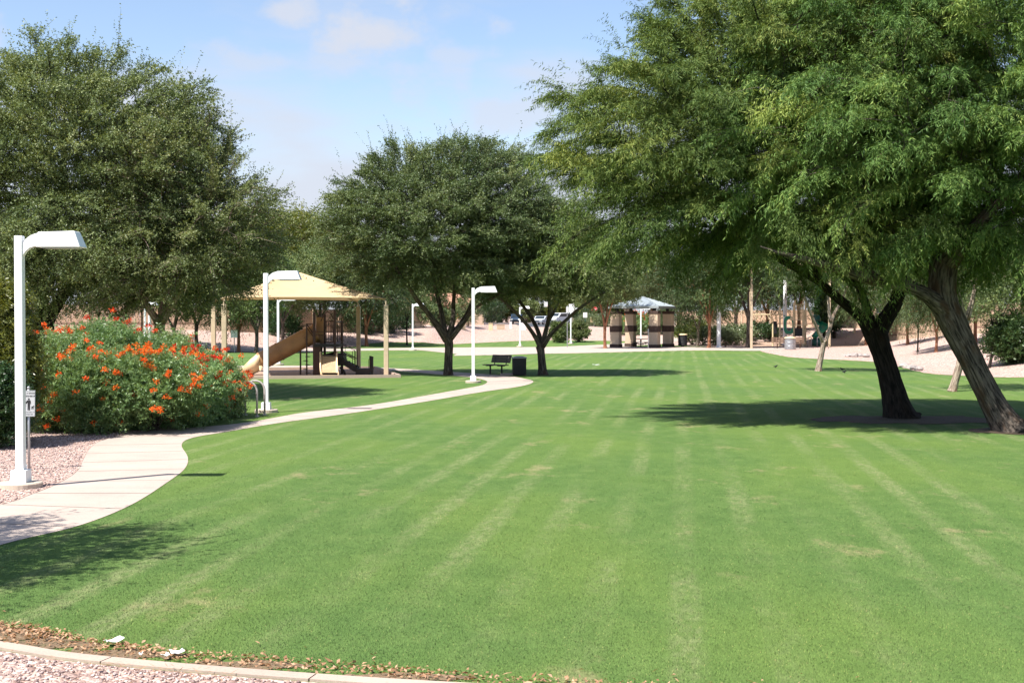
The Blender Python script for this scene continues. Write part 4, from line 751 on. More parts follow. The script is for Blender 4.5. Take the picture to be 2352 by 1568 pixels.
def add_pods(me, pp, rng):
    n = len(pp); co = np.empty(len(me.vertices)*3, np.float32); me.vertices.foreach_get('co', co); tn = np.empty(len(me.polygons), np.float32); me.attributes['tone'].data.foreach_get('value', tn)
    dd = unit(rng.normal(0, .3, (n, 3))+np.array([0, 0, -1])); q = unit(np.cross(dd, rot_rand(rng, n))); l = rng.uniform(.07, .11, (n, 1)); w = rng.uniform(.006, .009, (n, 1))
    v = np.stack([pp, pp+dd*l*.5+q*w, pp+dd*l, pp+dd*l*.5-q*w], 1).reshape(-1, 3); k0 = len(me.polygons); nv = len(co)//3
    me.vertices.add(4*n); me.vertices.foreach_set('co', np.concatenate([co, v.astype(np.float32).ravel()]))
    nl = len(me.loops); lv = np.empty(nl, np.int32); me.loops.foreach_get('vertex_index', lv); me.loops.add(4*n); me.loops.foreach_set('vertex_index', np.concatenate([lv, np.arange(nv, nv+4*n, dtype=np.int32)]))
    me.polygons.add(n); me.polygons.foreach_set('loop_start', np.arange(0, nl+4*n, 4, dtype=np.int32))
    me.materials.append(MT['pod']); me.polygons.foreach_set('material_index', np.r_[np.zeros(k0, np.int32), np.ones(n, np.int32)])
    me.attributes['tone'].data.foreach_set('value', np.r_[tn, rng.random(n).astype(np.float32)]); me.update(calc_edges=True)
# ------------------------------------------------------------------ shrubs
def shrub(name, label, cat, loc, r, h, seed, leafm, n_clump, per, nleaf, leaf, L, droop, up, hang=0.1, group=None, flowers=0, pods=0, wood=None, sq=1.0, tone0=0.42, out_w=0.6, airy=0.0, cone=0.0, flower_side=None):
    rng = np.random.default_rng(seed); root = thing(name, label, cat, (loc[0], loc[1], tz(*loc)), 0, group)
    u = rot_rand(rng, n_clump); fr = rng.uniform(0.35, 1.0, n_clump)**0.5
    cl = np.column_stack([u[:, 0]*r*fr*0.86, u[:, 1]*r*fr*0.86*sq, h*0.52+u[:, 2]*h*0.42*fr])
    if cone: cl[:, :2] *= (1-cone*(cl[:, 2]/h))[:, None]
    cl[:, 2] = np.maximum(cl[:, 2], 0.12); axis = np.tile(np.array([0, 0, h*0.2]), (n_clump, 1))
    s, d, ln, ci, g = sprays(cl, np.full(n_clump, r*0.26), per, rng, axis, L, up, droop, out_w, 0.85)
    ts = rng.normal(tone0, .10, n_clump)[ci]+rng.normal(0, .08, len(s))
    s[:, 2] = np.maximum(s[:, 2], 0.03)
    crown('foliage', [spray_leaves(s, d, ln, g, nleaf, rng, leaf[0], leaf[1], 0.7, hang, ts)], leafm, root)
    mb = MB(); tips = cl[rng.random(n_clump) < 0.6]
    for t in tips: mb.tube([(rng.normal(0, .08*r), rng.normal(0, .08*r), 0), tuple(t*np.array([.5, .5, .6])), tuple(t)], [0.016, 0.010, 0.005], 4, cap=False)
    if airy:
        for i in np.nonzero(rng.random(len(s)) < airy)[0]: twigs(mb, s, d, ln, g, [i], 0.004)
    mb.build('stems', wood or MT['bark'], root, smooth=True, bark=True)
    if flowers:
        # flower heads ride on the outer tips, facing the light
        tip = s+d*ln[:, None]+np.array([0, 0, -1.0])*(g*ln)[:, None]
        outer = np.linalg.norm(tip/np.array([r, r*sq, h*.55])-np.array([0, 0, .9]), axis=1)
        w = np.clip(outer-0.72, 0.0, None)**1.5*np.where(tip[:, 2] > 0.15, 1, 0)*np.where(tip[:, 1] < r*0.5, 1.6, 0.5)
        if flower_side is not None: w *= 1+flower_side*np.clip(tip[:, 0]/r, -1, 1)
        w = np.clip(w, 1e-6, None); nc = max(3, flowers//4); seedp = tip[rng.choice(len(tip), nc, p=w/w.sum())]
        near = ((tip[:, None]-seedp[None])**2).sum(-1).min(1); w2 = w*(np.exp(-near/(0.26**2))+0.16)
        fi = rng.choice(len(tip), flowers, replace=False, p=w2/w2.sum()); fp = tip[fi]+unit(d[fi])*0.05
        m = 34; S = len(fp); dd = unit(rng.normal(size=(S, m, 3))+np.array([0, -.25, .7])); off = unit(rng.normal(size=(S, m, 3)))*np.array([0.075, 0.075, 0.058])*rng.uniform(.3, 1.1, (S, m, 1))
        p = fp[:, None]+off+np.array([0, 0, .03]); tn = (rng.normal(.38, .14, (S, 1))+rng.normal(0, .22, (S, m)))
        leaves_mesh('blossoms', p.reshape(-1, 3), unit(dd+off*8).reshape(-1, 3), rot_rand(rng, S*m), rng.uniform(.032, .055, S*m), rng.uniform(.026, .042, S*m), tn.ravel(), MT['petal'], root)
        # pods and long stamens
        pi = rng.choice(len(tip), pods, replace=False, p=w/w.sum()); pp = tip[pi]
        fo = [c for c in root.children if c.name.startswith('foliage')][0]; add_pods(fo.data, pp, rng)
    return root
for i, (px, dd_, hh) in enumerate([(1120, 256, 4.6), (1165, 262, 5.4), (1208, 258, 4.8), (1250, 264, 5.6), (1292, 260, 5.0), (1335, 258, 5.2), (1378, 262, 4.8), (1425, 256, 4.6), (1070, 258, 5.0)]):
    shrub('street_shrub', ['green shrub mass left of the dark car, beyond the street', 'tall shrub mass behind the dark car', 'shrub mass seen between the forked limbs, beyond the street', 'tall shrub mass behind the small silver car', 'shrub mass right behind the white van', 'shrub mass behind the stop sign', 'shrub mass beyond the red car', 'shrub mass far behind the red trunked tree', 'shrub mass far behind the green street name sign'][i], 'shrub', XY(px, dd_), 2.9, hh, 390+i, MT['leaf_y' if i % 3 == 1 else 'leaf_o'], 46, 26, 9, (0.30, 0.16), (0.5, 1.0), .1, .3, 0.0, 'tall shrubs beyond the street', airy=0.0)
g_ = 'red bird of paradise bushes beside the path'
FL = [((122, 28.7), 1.25, 1.95, 60, 'leftmost flowering bush, behind the dog sign, with few orange flowers', -0.2), ((238, 28.3), 1.15, 1.6, 60, 'flowering bush right of the dog sign with green lower half', 0.0), ((222, 30.6), 1.35, 2.3, 80, 'tallest flowering bush with orange flowers along its top', -0.3), ((345, 28.5), 1.15, 1.55, 70, 'flowering bush in the middle of the row at the path edge', 0.5), ((352, 31.0), 1.35, 2.0, 40, 'airy flowering bush whose feathery top rises before the far gravel', 0.0),
      ((418, 30.0), 1.0, 1.4, 85, 'flowering bush dense with orange heads left of the bike rack', 0.2), ((452, 32.4), 1.0, 1.42, 75, 'flowering bush before the left sail posts', 0.3), ((484, 32.2), 0.62, 1.0, 45, 'rightmost flowering bush reaching the bike rack hoops', 0.3)]
for i, (q, r, h, nf, lb, fs) in enumerate(FL):
    shrub('flowering_bush', lb, 'bush', XY(*q), r, h, 300+i, MT['leaf_p'], 85, 40, 34, (0.075, 0.018), (0.3, 0.6), 0.25, 0.25, 0.1, g_, nf, 40, airy=0.03, out_w=0.7, flower_side=fs)
shrub('evergreen_shrub', 'tall yellow green shrub cut by the left edge', 'shrub', XY(0, 25.6), 0.80, 3.3, 320, MT['leaf_y'], 110, 44, 18, (0.085, 0.024), (0.25, 0.5), 0.1, 0.5, 0.0, cone=0.35, tone0=0.6)
shrub('evergreen_shrub', 'low dark green shrub at the left edge before the yellow green one', 'shrub', XY(-14, 24.6), 0.60, 1.5, 321, MT['leaf_d'], 80, 40, 18, (0.075, 0.022), (0.2, 0.4), 0.1, 0.4, 0.0)
shrub('juniper_shrub', 'bushy bright green juniper at the right edge of the gravel', 'shrub', XY(2338, 62), 1.45, 2.1, 322, MT['leaf_d'], 90, 40, 14, (0.13, 0.05), (0.35, 0.7), 0.1, 0.3, 0.0, tone0=0.62)
for i, (px, d, r, h, m, lb) in enumerate([
    (1286, 134, 1.0, 2.15, 'leaf_o', 'clipped round green shrub on the far gravel, left of the pair'), (1331, 136, 1.05, 2.1, 'leaf_o', 'clipped round green shrub on the far gravel, right of the pair'),
    (1590, 127, 1.6, 2.6, 'leaf_y', 'light green shrub behind the shelter litter barrel'), (1640, 126, 2.2, 1.6, 'leaf_s', 'wide grey green sage mound left of the white post'), (1690, 128, 2.2, 1.7, 'leaf_s', 'wide grey green sage mound behind the tan double post'),
    (1745, 131, 2.0, 1.5, 'leaf_d', 'low dark shrub under the monkey bars'), (850, 127, 2.4, 3.3, 'leaf_d', 'big dark shrub behind the right sail posts'), (905, 130, 2.0, 3.0, 'leaf_d', 'dark green shrub behind the far white pole'), (650, 118, 1.7, 2.3, 'leaf_d', 'dark shrub above the middle of the tube slide'),
    (960, 140, 2.3, 3.4, 'leaf_b', 'large blue green shrub left of the round tree trunk'), (1012, 150, 2.2, 3.6, 'leaf_b', 'large blue green shrub hidden behind the forked trunk'), (1075, 170, 2.2, 4.2, 'leaf_b', 'tall green shrub right of the round tree trunk'), (1130, 190, 2.2, 4.0, 'leaf_d', 'dark green shrub beside the street sign'),
    (1358, 178, 2.4, 1.3, 'leaf_s', 'low grey green groundcover shrub below the small brown sign'), (1395, 172, 2.4, 1.4, 'leaf_s', 'low grey green groundcover shrub left of the red trunk'), (1335, 200, 2.2, 2.8, 'leaf_d', 'dark green shrub behind the white notice sign'),
    (470, 118, 1.6, 1.8, 'leaf_d', 'low dark shrub on the bank behind the left sail posts'), (520, 121, 1.5, 1.8, 'leaf_d', 'low dark shrub left of the pale leaning tree')]):
    shrub('park_shrub', lb, 'shrub', XY(px, d), r, h, 340+i, MT[m], 40, 26, 9, (0.16, 0.085), (0.3, 0.6), 0.1, 0.35, 0.0, 'shrubs on the far gravel', airy=0.0, tone0=0.4)
for i, (px, d, lb) in enumerate([(1452, 150, 'far flowering bush between the left shelter columns'), (1500, 152, 'far flowering bush between the right shelter columns'), (1008, 168, 'far flowering bush with orange heads by the pink house')]):
    shrub('flowering_bush', lb, 'bush', XY(px, d), 2.1, 2.4, 370+i, MT['leaf_p'], 40, 26, 9, (0.16, 0.085), (0.3, 0.6), 0.1, 0.3, 0.0, 'flowering bushes far away', 120, 10, airy=0.0)
shrub('cypress_tree', 'dark columnar cypress by the green slide', 'tree', XY(1893, 128), 1.15, 6.4, 380, MT['leaf_d'], 110, 30, 9, (0.16, 0.09), (0.3, 0.6), 0.0, 0.8, 0.0, cone=0.55, tone0=0.2)
shrub('cypress_tree', 'dark columnar cypress against the fence right of the green slide', 'tree', XY(1916, 127), 1.0, 5.6, 381, MT['leaf_d'], 110, 30, 9, (0.16, 0.09), (0.3, 0.6), 0.0, 0.8, 0.0, cone=0.5, tone0=0.2)

# ------------------------------------------------------------------ lamp posts
def lamp_parts(root):
    f = MB(); f.lathe([(0.31, -0.15), (0.31, 0.075), (0.295, 0.09)], n=28); f.build('concrete_footing', MT['footing'], root, smooth=False)
    b = MB(); b.box((0, 0, 0.18), (0.235, 0.235, 0.19), taper=0.97); b.build('base_cover', MT['white'], root, bevel=0.006)
    p = MB(); p.box((0, 0, 1.98), (0.122, 0.122, 3.54)); p.build('pole', MT['white'], root, bevel=0.012)
    a = MB(); up = [(0.055, 3.62), (0.10, 3.695), (0.17, 3.75), (0.26, 3.785), (0.34, 3.79)]; lo = [(0.34, 3.60), (0.25, 3.595), (0.17, 3.57), (0.11, 3.52), (0.055, 3.44)]
    a.prism(up+lo, -0.045, 0.045); a.build('arm', MT['white'], root, bevel=0.006)
    h = MB(); T = [(-0.14, 0.14)]; x0, x1, x2 = 0.30, 0.86, 0.955
    vs = [(x0, -.17, 3.575), (x2, -.17, 3.575), (x2, .17, 3.575), (x0, .17, 3.575), (x0+.015, -.125, 3.80), (x1, -.125, 3.815), (x1, .125, 3.815), (x0+.015, .125, 3.80)]
    h.add(vs, [(0, 3, 2, 1), (4, 5, 6, 7), (0, 1, 5, 4), (1, 2, 6, 5), (2, 3, 7, 6), (3, 0, 4, 7)]); h.build('lamp_head', MT['white'], root, bevel=0.012)
    l = MB(); l.box((0.635, 0, 3.568), (0.50, 0.27, 0.02)); l.build('lens', MT['lens'], root)
    c = MB(); c.box((0.0625, 0, 0.55), (0.006, 0.06, 0.13)); c.build('hatch_cover', MT['white'], root)
lp = G(46, 1121); lamp0 = thing('street_lamp', 'nearest white lamp post, standing at the left edge on pink gravel', 'street lamp', (*lp, tz(*lp)), 0, 'white lamp posts along the path'); lamp_parts(lamp0)
for px, py, d, lb in [(611, 948, 0, 'white lamp post beside the bike rack and flowering bushes'), (1087, 880, 0, 'white lamp post at the bend of the path left of the bench'),
                  (948, 0, 101.5, 'far white lamp post left of the round tree trunk'), (1194, 0, 118.5, 'far white lamp post seen between the limbs by the bin'), (639, 0, 70.0, 'white lamp post behind the middle of the tube slide'),
                  (333, 0, 92, 'far white lamp post behind the flowering bushes'), (1472, 0, 128, 'far white lamp post seen through the open shelter'), (1311, 0, 131, 'far white lamp post beside the thin sign post')]:
    x, y = G(px, py) if not d else XY(px, d); dup(lamp0, (x, y, tz(x, y)), 0, lb)
for px, d, h, lb in [(1651, 114, 6.2, 'tall plain white pole right of the red trunked tree'), (1803, 126, 6.8, 'tall plain white pole rising through the green playground panel'), (344, 96, 2.6, 'short plain white post close right of a far lamp post')]:
    x, y = XY(px, d); t = thing('metal_pole', lb, 'pole', (x, y, tz(x, y)), 0, 'plain white poles'); w = .19 if h > 3 else .13
    MB().lathe([(w, -0.1), (w, .02), (w*.94, h), (w*.6, h+.03)], n=12).build('shaft', MT['white'], t, smooth=False); MB().lathe([(w*1.7, -0.1), (w*1.7, .06), (w*1.05, .12)], n=12).build('base_flange', MT['white'], t)

# ------------------------------------------------------------------ shade sail over the near playground
def sail(label, corners, hp, hpeak, post_r, sag, name='shade_canopy'):
    c = Vector((sum(p[0] for p in corners)/4, sum(p[1] for p in corners)/4, 0)); t = thing(name, label, 'shade canopy', (c.x, c.y, 0), 0, 'shade canopies')
    L = [Vector((p[0]-c.x, p[1]-c.y, 0)) for p in corners]
    for p in L:
        z0 = tz(p.x+c.x, p.y+c.y); m = MB(); m.box((p.x, p.y, (z0-.1+hp-.28)/2), (post_r, post_r, hp-.28-z0+.1)); m.build('post', MT['tan'], t, bevel=0.015)
        m = MB(); q = p*(1-0.03); m.tube([(p.x, p.y, hp-.32), (p.x, p.y, hp-.14), (q.x, q.y, hp-.02)], [.05, .045, .03], 8); m.build('corner_bracket', MT['tan'], t)
    mb = MB(); n = 16; cx, rows = Vector((0, 0, hpeak)), 12
    for i in range(4):
        a, b = L[i].copy(), L[(i+1) % 4].copy(); a.z = hp; b.z = hp; grid = []; mid = (a+b)/2; inn = -mid; inn.z = 0; inn.normalize()
        for r in range(rows+1):
            v = r/rows
            for k in range(n+1):
                u = k/n; e = a.lerp(b, u); bow = 4*u*(1-u)
                e = e+inn*(0.34*bow)+Vector((0, 0, 0.05*bow))
                q = e.lerp(cx, v); q.z -= sag*math.sin(math.pi*v)*(0.25+0.75*bow)
                grid.append(q)
        w = n+1
        mb.add(grid, [(r*w+k, r*w+k+1, (r+1)*w+k+1, (r+1)*w+k) for r in range(rows) for k in range(n)])
        hem = grid[:w]; mb.tube(hem, 0.022, 5, cap=False)
    mb.build('fabric', MT['fabric'], t, smooth=True)
    m = MB()
    for p in L: m.tube([(p.x*.98, p.y*.98, hp-.04), (p.x*.5, p.y*.5, (hp+hpeak)/2-.20), (0, 0, hpeak-.04)], .035, 6)
    m.build('hip_rafters', MT['tan'], t)
    return t
CAN = [(-5.56, 55.8), (-7.6, 62.5), (-14.3, 60.5), (-12.26, 53.8)]
sail('pale tan hip shaped fabric sail on four posts over the brown play tower', CAN, 3.45, 4.75, 0.20, 0.16)
sail('tall cream posted shade sail over the far green and cream playground', [XY(1726, 111), XY(1905, 118), XY(1963, 128), XY(1722, 124)], 7.3, 8.0, 0.19, 0.15)
# ------------------------------------------------------------------ near play tower (brown)
def arc(c, r, a0, a1, n, plane='xz', y=0.0): return [(c[0]+r*math.cos(a0+(a1-a0)*k/n), y, c[1]+r*math.sin(a0+(a1-a0)*k/n)) for k in range(n+1)]
pd = 57.2; pc = XY(752, pd); S_ = pd/F
def L_(px, py, dy=0.0): return ((px-752)*S_, dy, CH-(py-HY)*S_)       # photograph position in the tower's own frame
tw = thing('play_tower', 'dark brown play tower with tube slide, double slide and stairs under the sail', 'playground', (pc[0], pc[1], 0))
zd, zl = 1.42, 0.92
px_ = {'a': (726, -.55), 'b': (741, .62), 'c': (773, -.55), 'd': (781, .62), 'e': (733, .62)}
for k, (q, dy) in px_.items():
    x = (q-752)*S_; m = MB(); top = {'a': 2.82, 'b': 2.75, 'c': 2.9, 'd': 2.45, 'e': 2.4}[k]
    m.lathe([(.062, -.1), (.062, top), (.045, top+.03)], (x, dy, 0), 12); m.build('tower_post', MT['brown'], tw, smooth=False)
m = MB(); m.box(((754-752)*S_, 0.02, zd-.06), (1.13, 1.30, .12)); m.build('upper_deck', MT['black'], tw, bevel=.01)
m = MB(); m.box(((770-752)*S_, 0.45, .72), (.8, .9, .55)); m.build('under_deck_panel', MT['black'], tw, bevel=.02)
def rail(p0, p1, n, z0, z1):
    m = MB(); a, b = Vector(p0), Vector(p1)
    for z in (z0, z1): m.tube([a+Vector((0, 0, z)), b+Vector((0, 0, z))], .02, 6)
    for k in range(1, n): q = a.lerp(b, k/n); m.tube([q+Vector((0, 0, z0)), q+Vector((0, 0, z1))], .013, 5)
    m.build('railing', MT['brown'], tw)
xa, xb, xc, xd = [(px_[k][0]-752)*S_ for k in 'abcd']
rail((xb, .62, 0), (xb+.42, .62, 0), 5, zd+.08, zd+1.02); rail((xc-.25, -.55, 0), (xc, -.55, 0), 3, zd+.08, zd+1.05); rail((xc-.02, -.5, 0), (xd, .6, 0), 6, zd+.08, zd+1.0); rail((xb+.3, .62, 0), (xd, .62, 0), 5, zd+.08, zd+.75)
m = MB(); m.tube([(xb, -.55, 2.45)]+[(xb+(xc-xb)*t, -.55, 2.45+.42*math.sin(math.pi*t)) for t in (.1, .25, .4, .5, .6, .75, .9)]+[(xc, -.55, 2.45)], .022, 6); m.build('arch_bar', MT['brown'], tw)
m = MB()
for z in (1.82, 1.98): m.tube([(xa, -.55, z), (xc, -.55, z)], .018, 6)
m.build('guard_bar', MT['brown'], tw)
m = MB(); m.box((xa+.16, .1, zd+.62), (.34, .05, 1.18)); m.build('slide_hood', MT['tube'], tw, bevel=.03)
m = MB(); m.box((xa+.14, -.58, .7), (.30, .04, 1.3)); m.build('front_panel', MT['brown'], tw, bevel=.02)
# fire pole with spiral discs
fx = (708.5-752)*S_; m = MB(); m.tube([(fx, -.5, -.05), (fx, -.5, 2.35)], .035, 10); m.build('climbing_pole', MT['brown'], tw)
m = MB(); m.tube([(fx, -.5, 2.33), (xa, -.5, 1.82)], .025, 6); m.tube([(fx, -.5, 2.33), (xa, -.45, 2.33)], .022, 6); m.tube([(fx, -.5, 2.18), (xa, -.5, 1.68)], .018, 6); m.build('pole_brace', MT['brown'], tw)
for k in range(5):
    m = MB(); z = .12+k*.185; dx = .05*(-1)**k; m.lathe([(.04, z-.02), (.13, z-.008), (.13, z+.008), (.04, z+.02)], (fx+dx, -.5, 0), 12); m.build('step_disc', MT['black'], tw)
# tube slide: shaded tube then an open cream scoop
path = [L_(727, 764), L_(700, 777), L_(660, 798), L_(625, 816), L_(600, 829)]; path = [Vector((x, y-.03*i, z)) for i, (x, y, z) in enumerate(path)]
m = MB(); m.tube(path, .41, 24, cap=False); m.tube([path[0]+Vector((.02, 0, .01)), path[0]+Vector((-.02, 0, -.01))], .445, 24); o = m.build('tube_slide', MT['tube'], tw, smooth=True)
for i, f in ((1, .0), (2, .5), (3, .3)):
    a = path[i].lerp(path[i+1], f); t = (path[i+1]-path[i]).normalized(); m = MB(); m.tube([a-t*.03, a+t*.03], .430, 24, cap=True); m.build('slide_flange', MT['tube'], o, smooth=False)
m = MB(); secs = [(L_(601, 829), .43, 2*math.pi*.97, .0), (L_(590, 834), .43, 1.75*math.pi, .0), (L_(578, 839), .43, 1.45*math.pi, -.02), (L_(566, 843), .42, 1.15*math.pi, -.04), (L_(552, 846), .40, .85*math.pi, -.03), (L_(538, 848), .38, .6*math.pi, .0)]
n = 20; vs = []
for (x, y, z), r, sw, dz in secs:
    for k in range(n+1):
        a = -math.pi/2-sw/2+sw*k/n
        vs.append((x+.05*math.sin(a), -.12+r*math.cos(a), z+dz+r*math.sin(a)))
m.add(vs, [(i*(n+1)+k, i*(n+1)+k+1, (i+1)*(n+1)+k+1, (i+1)*(n+1)+k) for i in range(len(secs)-1) for k in range(n)])
for e in (0, n): m.tube([vs[i*(n+1)+e] for i in range(len(secs))], .028, 6)
o = m.build('slide_exit', MT['cream'], tw, smooth=True); so_ = o.modifiers.new('thick', 'SOLIDIFY'); so_.thickness = .02
m = MB(); m.tube([L_(690, 790), (L_(690, 790)[0], 0, 0)], .04, 8); m.build('slide_leg', MT['brown'], tw)
# double slide in front
m = MB(); w = .62; prof = [(-.50, zl), (-.72, zl-.06), (-.98, .60), (-1.25, .28), (-1.48, .10), (-1.72, .085)]
dx = [(759-752)*S_+.0, .01, .05, .10, .15, .20]; vs = []
for (y, z), q in zip(prof, [dx[0], dx[0]+.01, dx[0]+.05, dx[0]+.10, dx[0]+.16, dx[0]+.22]):
    for ux, uz in ((-.40, .0), (-.40, .20), (-.345, .20), (-.32, .0), (.32, .0), (.345, .20), (.40, .20), (.40, .0)): vs.append((q+ux, y, z+uz*(1 if z > .3 else .55)))
m.add(vs, [(i*8+k, i*8+k+1, (i+1)*8+k+1, (i+1)*8+k) for i in range(5) for k in range(7)]+[(i*8+7, i*8, (i+1)*8, (i+1)*8+7) for i in range(5)]+[tuple(range(7, -1, -1)), tuple(range(40, 48))])
m.build('double_slide', MT['cream'], tw, bevel=.008)
m = MB(); m.box(((770-752)*S_, -.46, zl-.05), (.9, .3, .10)); m.build('lower_deck', MT['black'], tw)
# stairs with closed black stringers, transfer box and handrails on the right
st0, st1 = L_(784, 800), L_(818, 852)
for y in (-.1, .72):
    m = MB(); m.prism([L_(783, 820)[::2], L_(789, 827)[::2], L_(820, 842)[::2], L_(821, 855)[::2], L_(812, 852)[::2], L_(783, 834)[::2]], y-.02, y+.02); m.build('stair_side', MT['black'], tw)
m = MB()
for k in range(5): q = Vector(L_(786, 824)).lerp(Vector(L_(818, 846)), (k+.5)/5); m.box((q.x, .31, q.z), (.17, .78, .045))
m.build('stair_treads', MT['black'], tw)
m = MB(); c = L_(834, 857); m.box((c[0], .25, .16), (.64, .9, .30)); m.build('transfer_platform', MT['black'], tw, bevel=.015)
for y in (-.1, .72):
    m = MB(); f = lambda a, b: (L_(a, b)[0], y, L_(a, b)[2])
    m.tube([f(782, 790), f(786, 792), f(814, 803), f(816.5, 807), f(816.5, 842)], .018, 6); m.tube([f(782, 807), f(788, 812), f(816, 825)], .018, 6); m.tube([f(788, 795), f(788, 808), f(810, 821), f(810, 838)], .014, 6); m.tube([f(810, 838), f(810, 806)], .014, 6)
    m.build('handrail', MT['brown'], tw, smooth=True)
for q, y in ((847, .7), (855.5, -.15)):
    x = (q-752)*S_; m = MB(); m.lathe([(.055, -.1), (.055, .80), (.066, .81), (.066, .84), (.05, .86)], (x, y, 0), 12); o = m.build('grab_post', MT['black'], tw)
    m = MB(); m.tube([(x, y, .72), (x-.06, y, .73), (x-.085, y, .68), (x-.085, y, .22), (x-.06, y, .18), (x, y, .18)], .014, 6); m.build('grab_handle', MT['brown'], o)
m = MB(); ar = [(784+.0*k, 0) for k in range(2)]
m.tube([L_(782, 843, -.3), L_(788, 846, -.32), L_(793, 853, -.34), L_(796, 866, -.35)], .05, 8); m.build('arch_climber', MT['black'], tw, smooth=True)

# ------------------------------------------------------------------ bench, litter bin, bike hoops, dog sign
bx = XY(1141, 58.4); bench = thing('park_bench', 'dark slatted bench facing left at the bend of the path', 'bench', (*bx, tz(*bx)), math.atan2(-.62, -.62)+math.pi/2)
def slats(name, n, mk, parent, mat):
    m = MB()
    for k in range(n): mk(m, k)
    return m.build(name, mat, parent, bevel=.006)
BL = 1.25     # the bench sits along its own x axis and faces -y
slats('seat', 4, lambda m, k: m.box((0, -.27+.125*k, .445+.004*(k == 0)), (BL, .119, .045)), bench, MT['slate'])
tilt = Matrix.Rotation(R(-16), 3, 'X')
slats('backrest', 3, lambda m, k: m.box((0, .245+.038*k+.02, .60+.122*k), (BL, .035, .120), tilt), bench, MT['slate'])
for x in (-.38, .38):
    m = MB(); m.box((x, -.05, .21), (.05, .06, .44)); m.build('leg', MT['black'], bench)
    m = MB(); m.tube([(x, -.32, .415), (x, .12, .405), (x, .215, .45), (x, .30, .70), (x, .345, .88)], .024, 6); m.build('bracket', MT['black'], bench)
bn = XY(1192.5, 57.6); bin_ = thing('litter_bin', 'square black litter bin with grey lid beside the bench', 'litter bin', (*bn, tz(*bn)), R(4))
m = MB(); m.box((0, 0, .39), (.60, .60, .76), taper=1.02)
m.build('bin_body', MT['black'], bin_, bevel=.012)
m = MB()
for k in range(7):
    for y in (-.304,): m.box((-.255+.085*k, y-.004, .39), (.055, .012, .70))
m.build('bin_slats', MT['black'], bin_)
m = MB(); m.box((0, 0, .803), (.66, .66, .055)); m.lathe([(.28, .83), (.22, .86), (.12, .872)], n=20); m.build('lid', MT['grey'], bin_, bevel=.01)
m = MB(); m.box((0, 0, 0.02), (1.15, 1.0, .06)); pp = XY(1178, 57.9); o = m.build('bin_pad', MT['concrete']); o.location = (pp[0], pp[1], 0.0); tag(o, kind='structure')
def hoop(name, label, cat, loc, w, h, r, rz, mat, group):
    m = MB(); m.tube([(-w/2, 0, -.05), (-w/2, 0, h-w/2)]+arc((0, h-w/2), w/2, math.pi, 0, 12)[1:-1]+[(w/2, 0, h-w/2), (w/2, 0, -.05)], r, 10)
    t = thing(name, label, cat, (*loc, tz(*loc)), rz, group); m.build('hoop_tube', mat, t, smooth=True)
    f = MB(); [f.lathe([(r*2.2, -.02), (r*2.2, .026)], (sx*w/2, 0, 0), 12) for sx in (-1, 1)]; f.build('floor_flange', mat, t); return t
gh = 'bike rack hoops'
hoop('bike_rack', 'steel bike hoop farther left, half hidden in the orange flowers', 'bike rack', XY(567, 32.5), .50, .90, .027, R(12), MT['rack'], gh)
hoop('bike_rack', 'steel bike hoop in front of the lamp post with the dark joint', 'bike rack', XY(585, 33.1), .50, .90, .027, R(12), MT['rack'], gh)
sg = XY(65, 21.0); sign = thing('dog_sign', 'small grey dog sign on a thin post behind the nearest lamp', 'sign', (*sg, tz(*sg)), 0)
m = MB(); m.tube([(0, 0, -.1), (0, 0, 1.37)], .021, 10); m.lathe([(.026, 1.36), (.026, 1.385), (.012, 1.40)], n=10); m.build('post', MT['galv'], sign, smooth=True)
rot = R(33)
m = MB(); m.box((0, 0, 0), (.185, .006, .435)); pl_ = m.build('sign_plate', MT['silver'], sign, bevel=.002); pl_.location = (.02, -.03, 1.115); pl_.rotation_euler = (0, R(1.0), R(14))
m = MB()
for s_ in ((0, .211, .17, .004), (0, -.211, .17, .004)): m.box((s_[0], -.0040, s_[1]), (s_[2], .002, s_[3]))
for s_ in ((-.087, 0), (.087, 0)): m.box((s_[0], -.0040, s_[1]), (.004, .002, .426))
m.build('sign_border', MT['inkgrey'], pl_)
def text(body, size, x, z, parent, mat, y=-.0045, name='lettering'):
    c = bpy.data.curves.new(name, 'FONT'); c.body = body; c.size = size; c.align_x = 'CENTER'; c.align_y = 'CENTER'; c.extrude = .0008; c.materials.append(mat)
    tmp = bpy.data.objects.new(name, c); COL.objects.link(tmp); dg = bpy.context.evaluated_depsgraph_get(); me = bpy.data.meshes.new_from_object(tmp.evaluated_get(dg)); bpy.data.objects.remove(tmp); me.materials.clear(); me.materials.append(mat)
    o = bpy.data.objects.new(name, me); COL.objects.link(o); o.parent = parent; o.location = (x, y, z); o.rotation_euler = (R(90), 0, 0); return o
text('BE A GOOD', .033, 0, .172, pl_, MT['ink']); text('NEIGHBOR', .036, 0, .123, pl_, MT['ink']); text('PLEASE CLEAN UP', .0195, 0, -.142, pl_, MT['inkgrey']); text('AFTER PET', .026, 0, -.180, pl_, MT['inkgrey'])
m = MB(); yy = (-.0055, -.0035)
m.prism([(.022*math.cos(a)*.62-.008, .074+.015*math.sin(a)) for a in [k*math.pi/6 for k in range(12)]], *yy)
m.prism([(-.032, .054), (.016, .054), (.022, .044), (.024, -.005), (.014, -.005), (.012, .03), (.012, -.112), (-.004, -.112), (-.008, -.03), (-.012, -.112), (-.026, -.112), (-.026, .03), (-.05, .008), (-.062, .012), (-.062, .002), (-.046, -.004)], *yy)
m.prism([(-.064, .004), (-.056, .004), (-.050, -.040), (-.070, -.040)], *yy)
m.prism([(.036, -.098), (.044, -.098), (.046, -.075), (.056, -.070), (.058, -.098), (.066, -.098), (.066, -.056), (.074, -.052), (.078, -.040), (.066, -.034), (.060, -.044), (.042, -.052), (.034, -.044), (.036, -.062)], *yy)
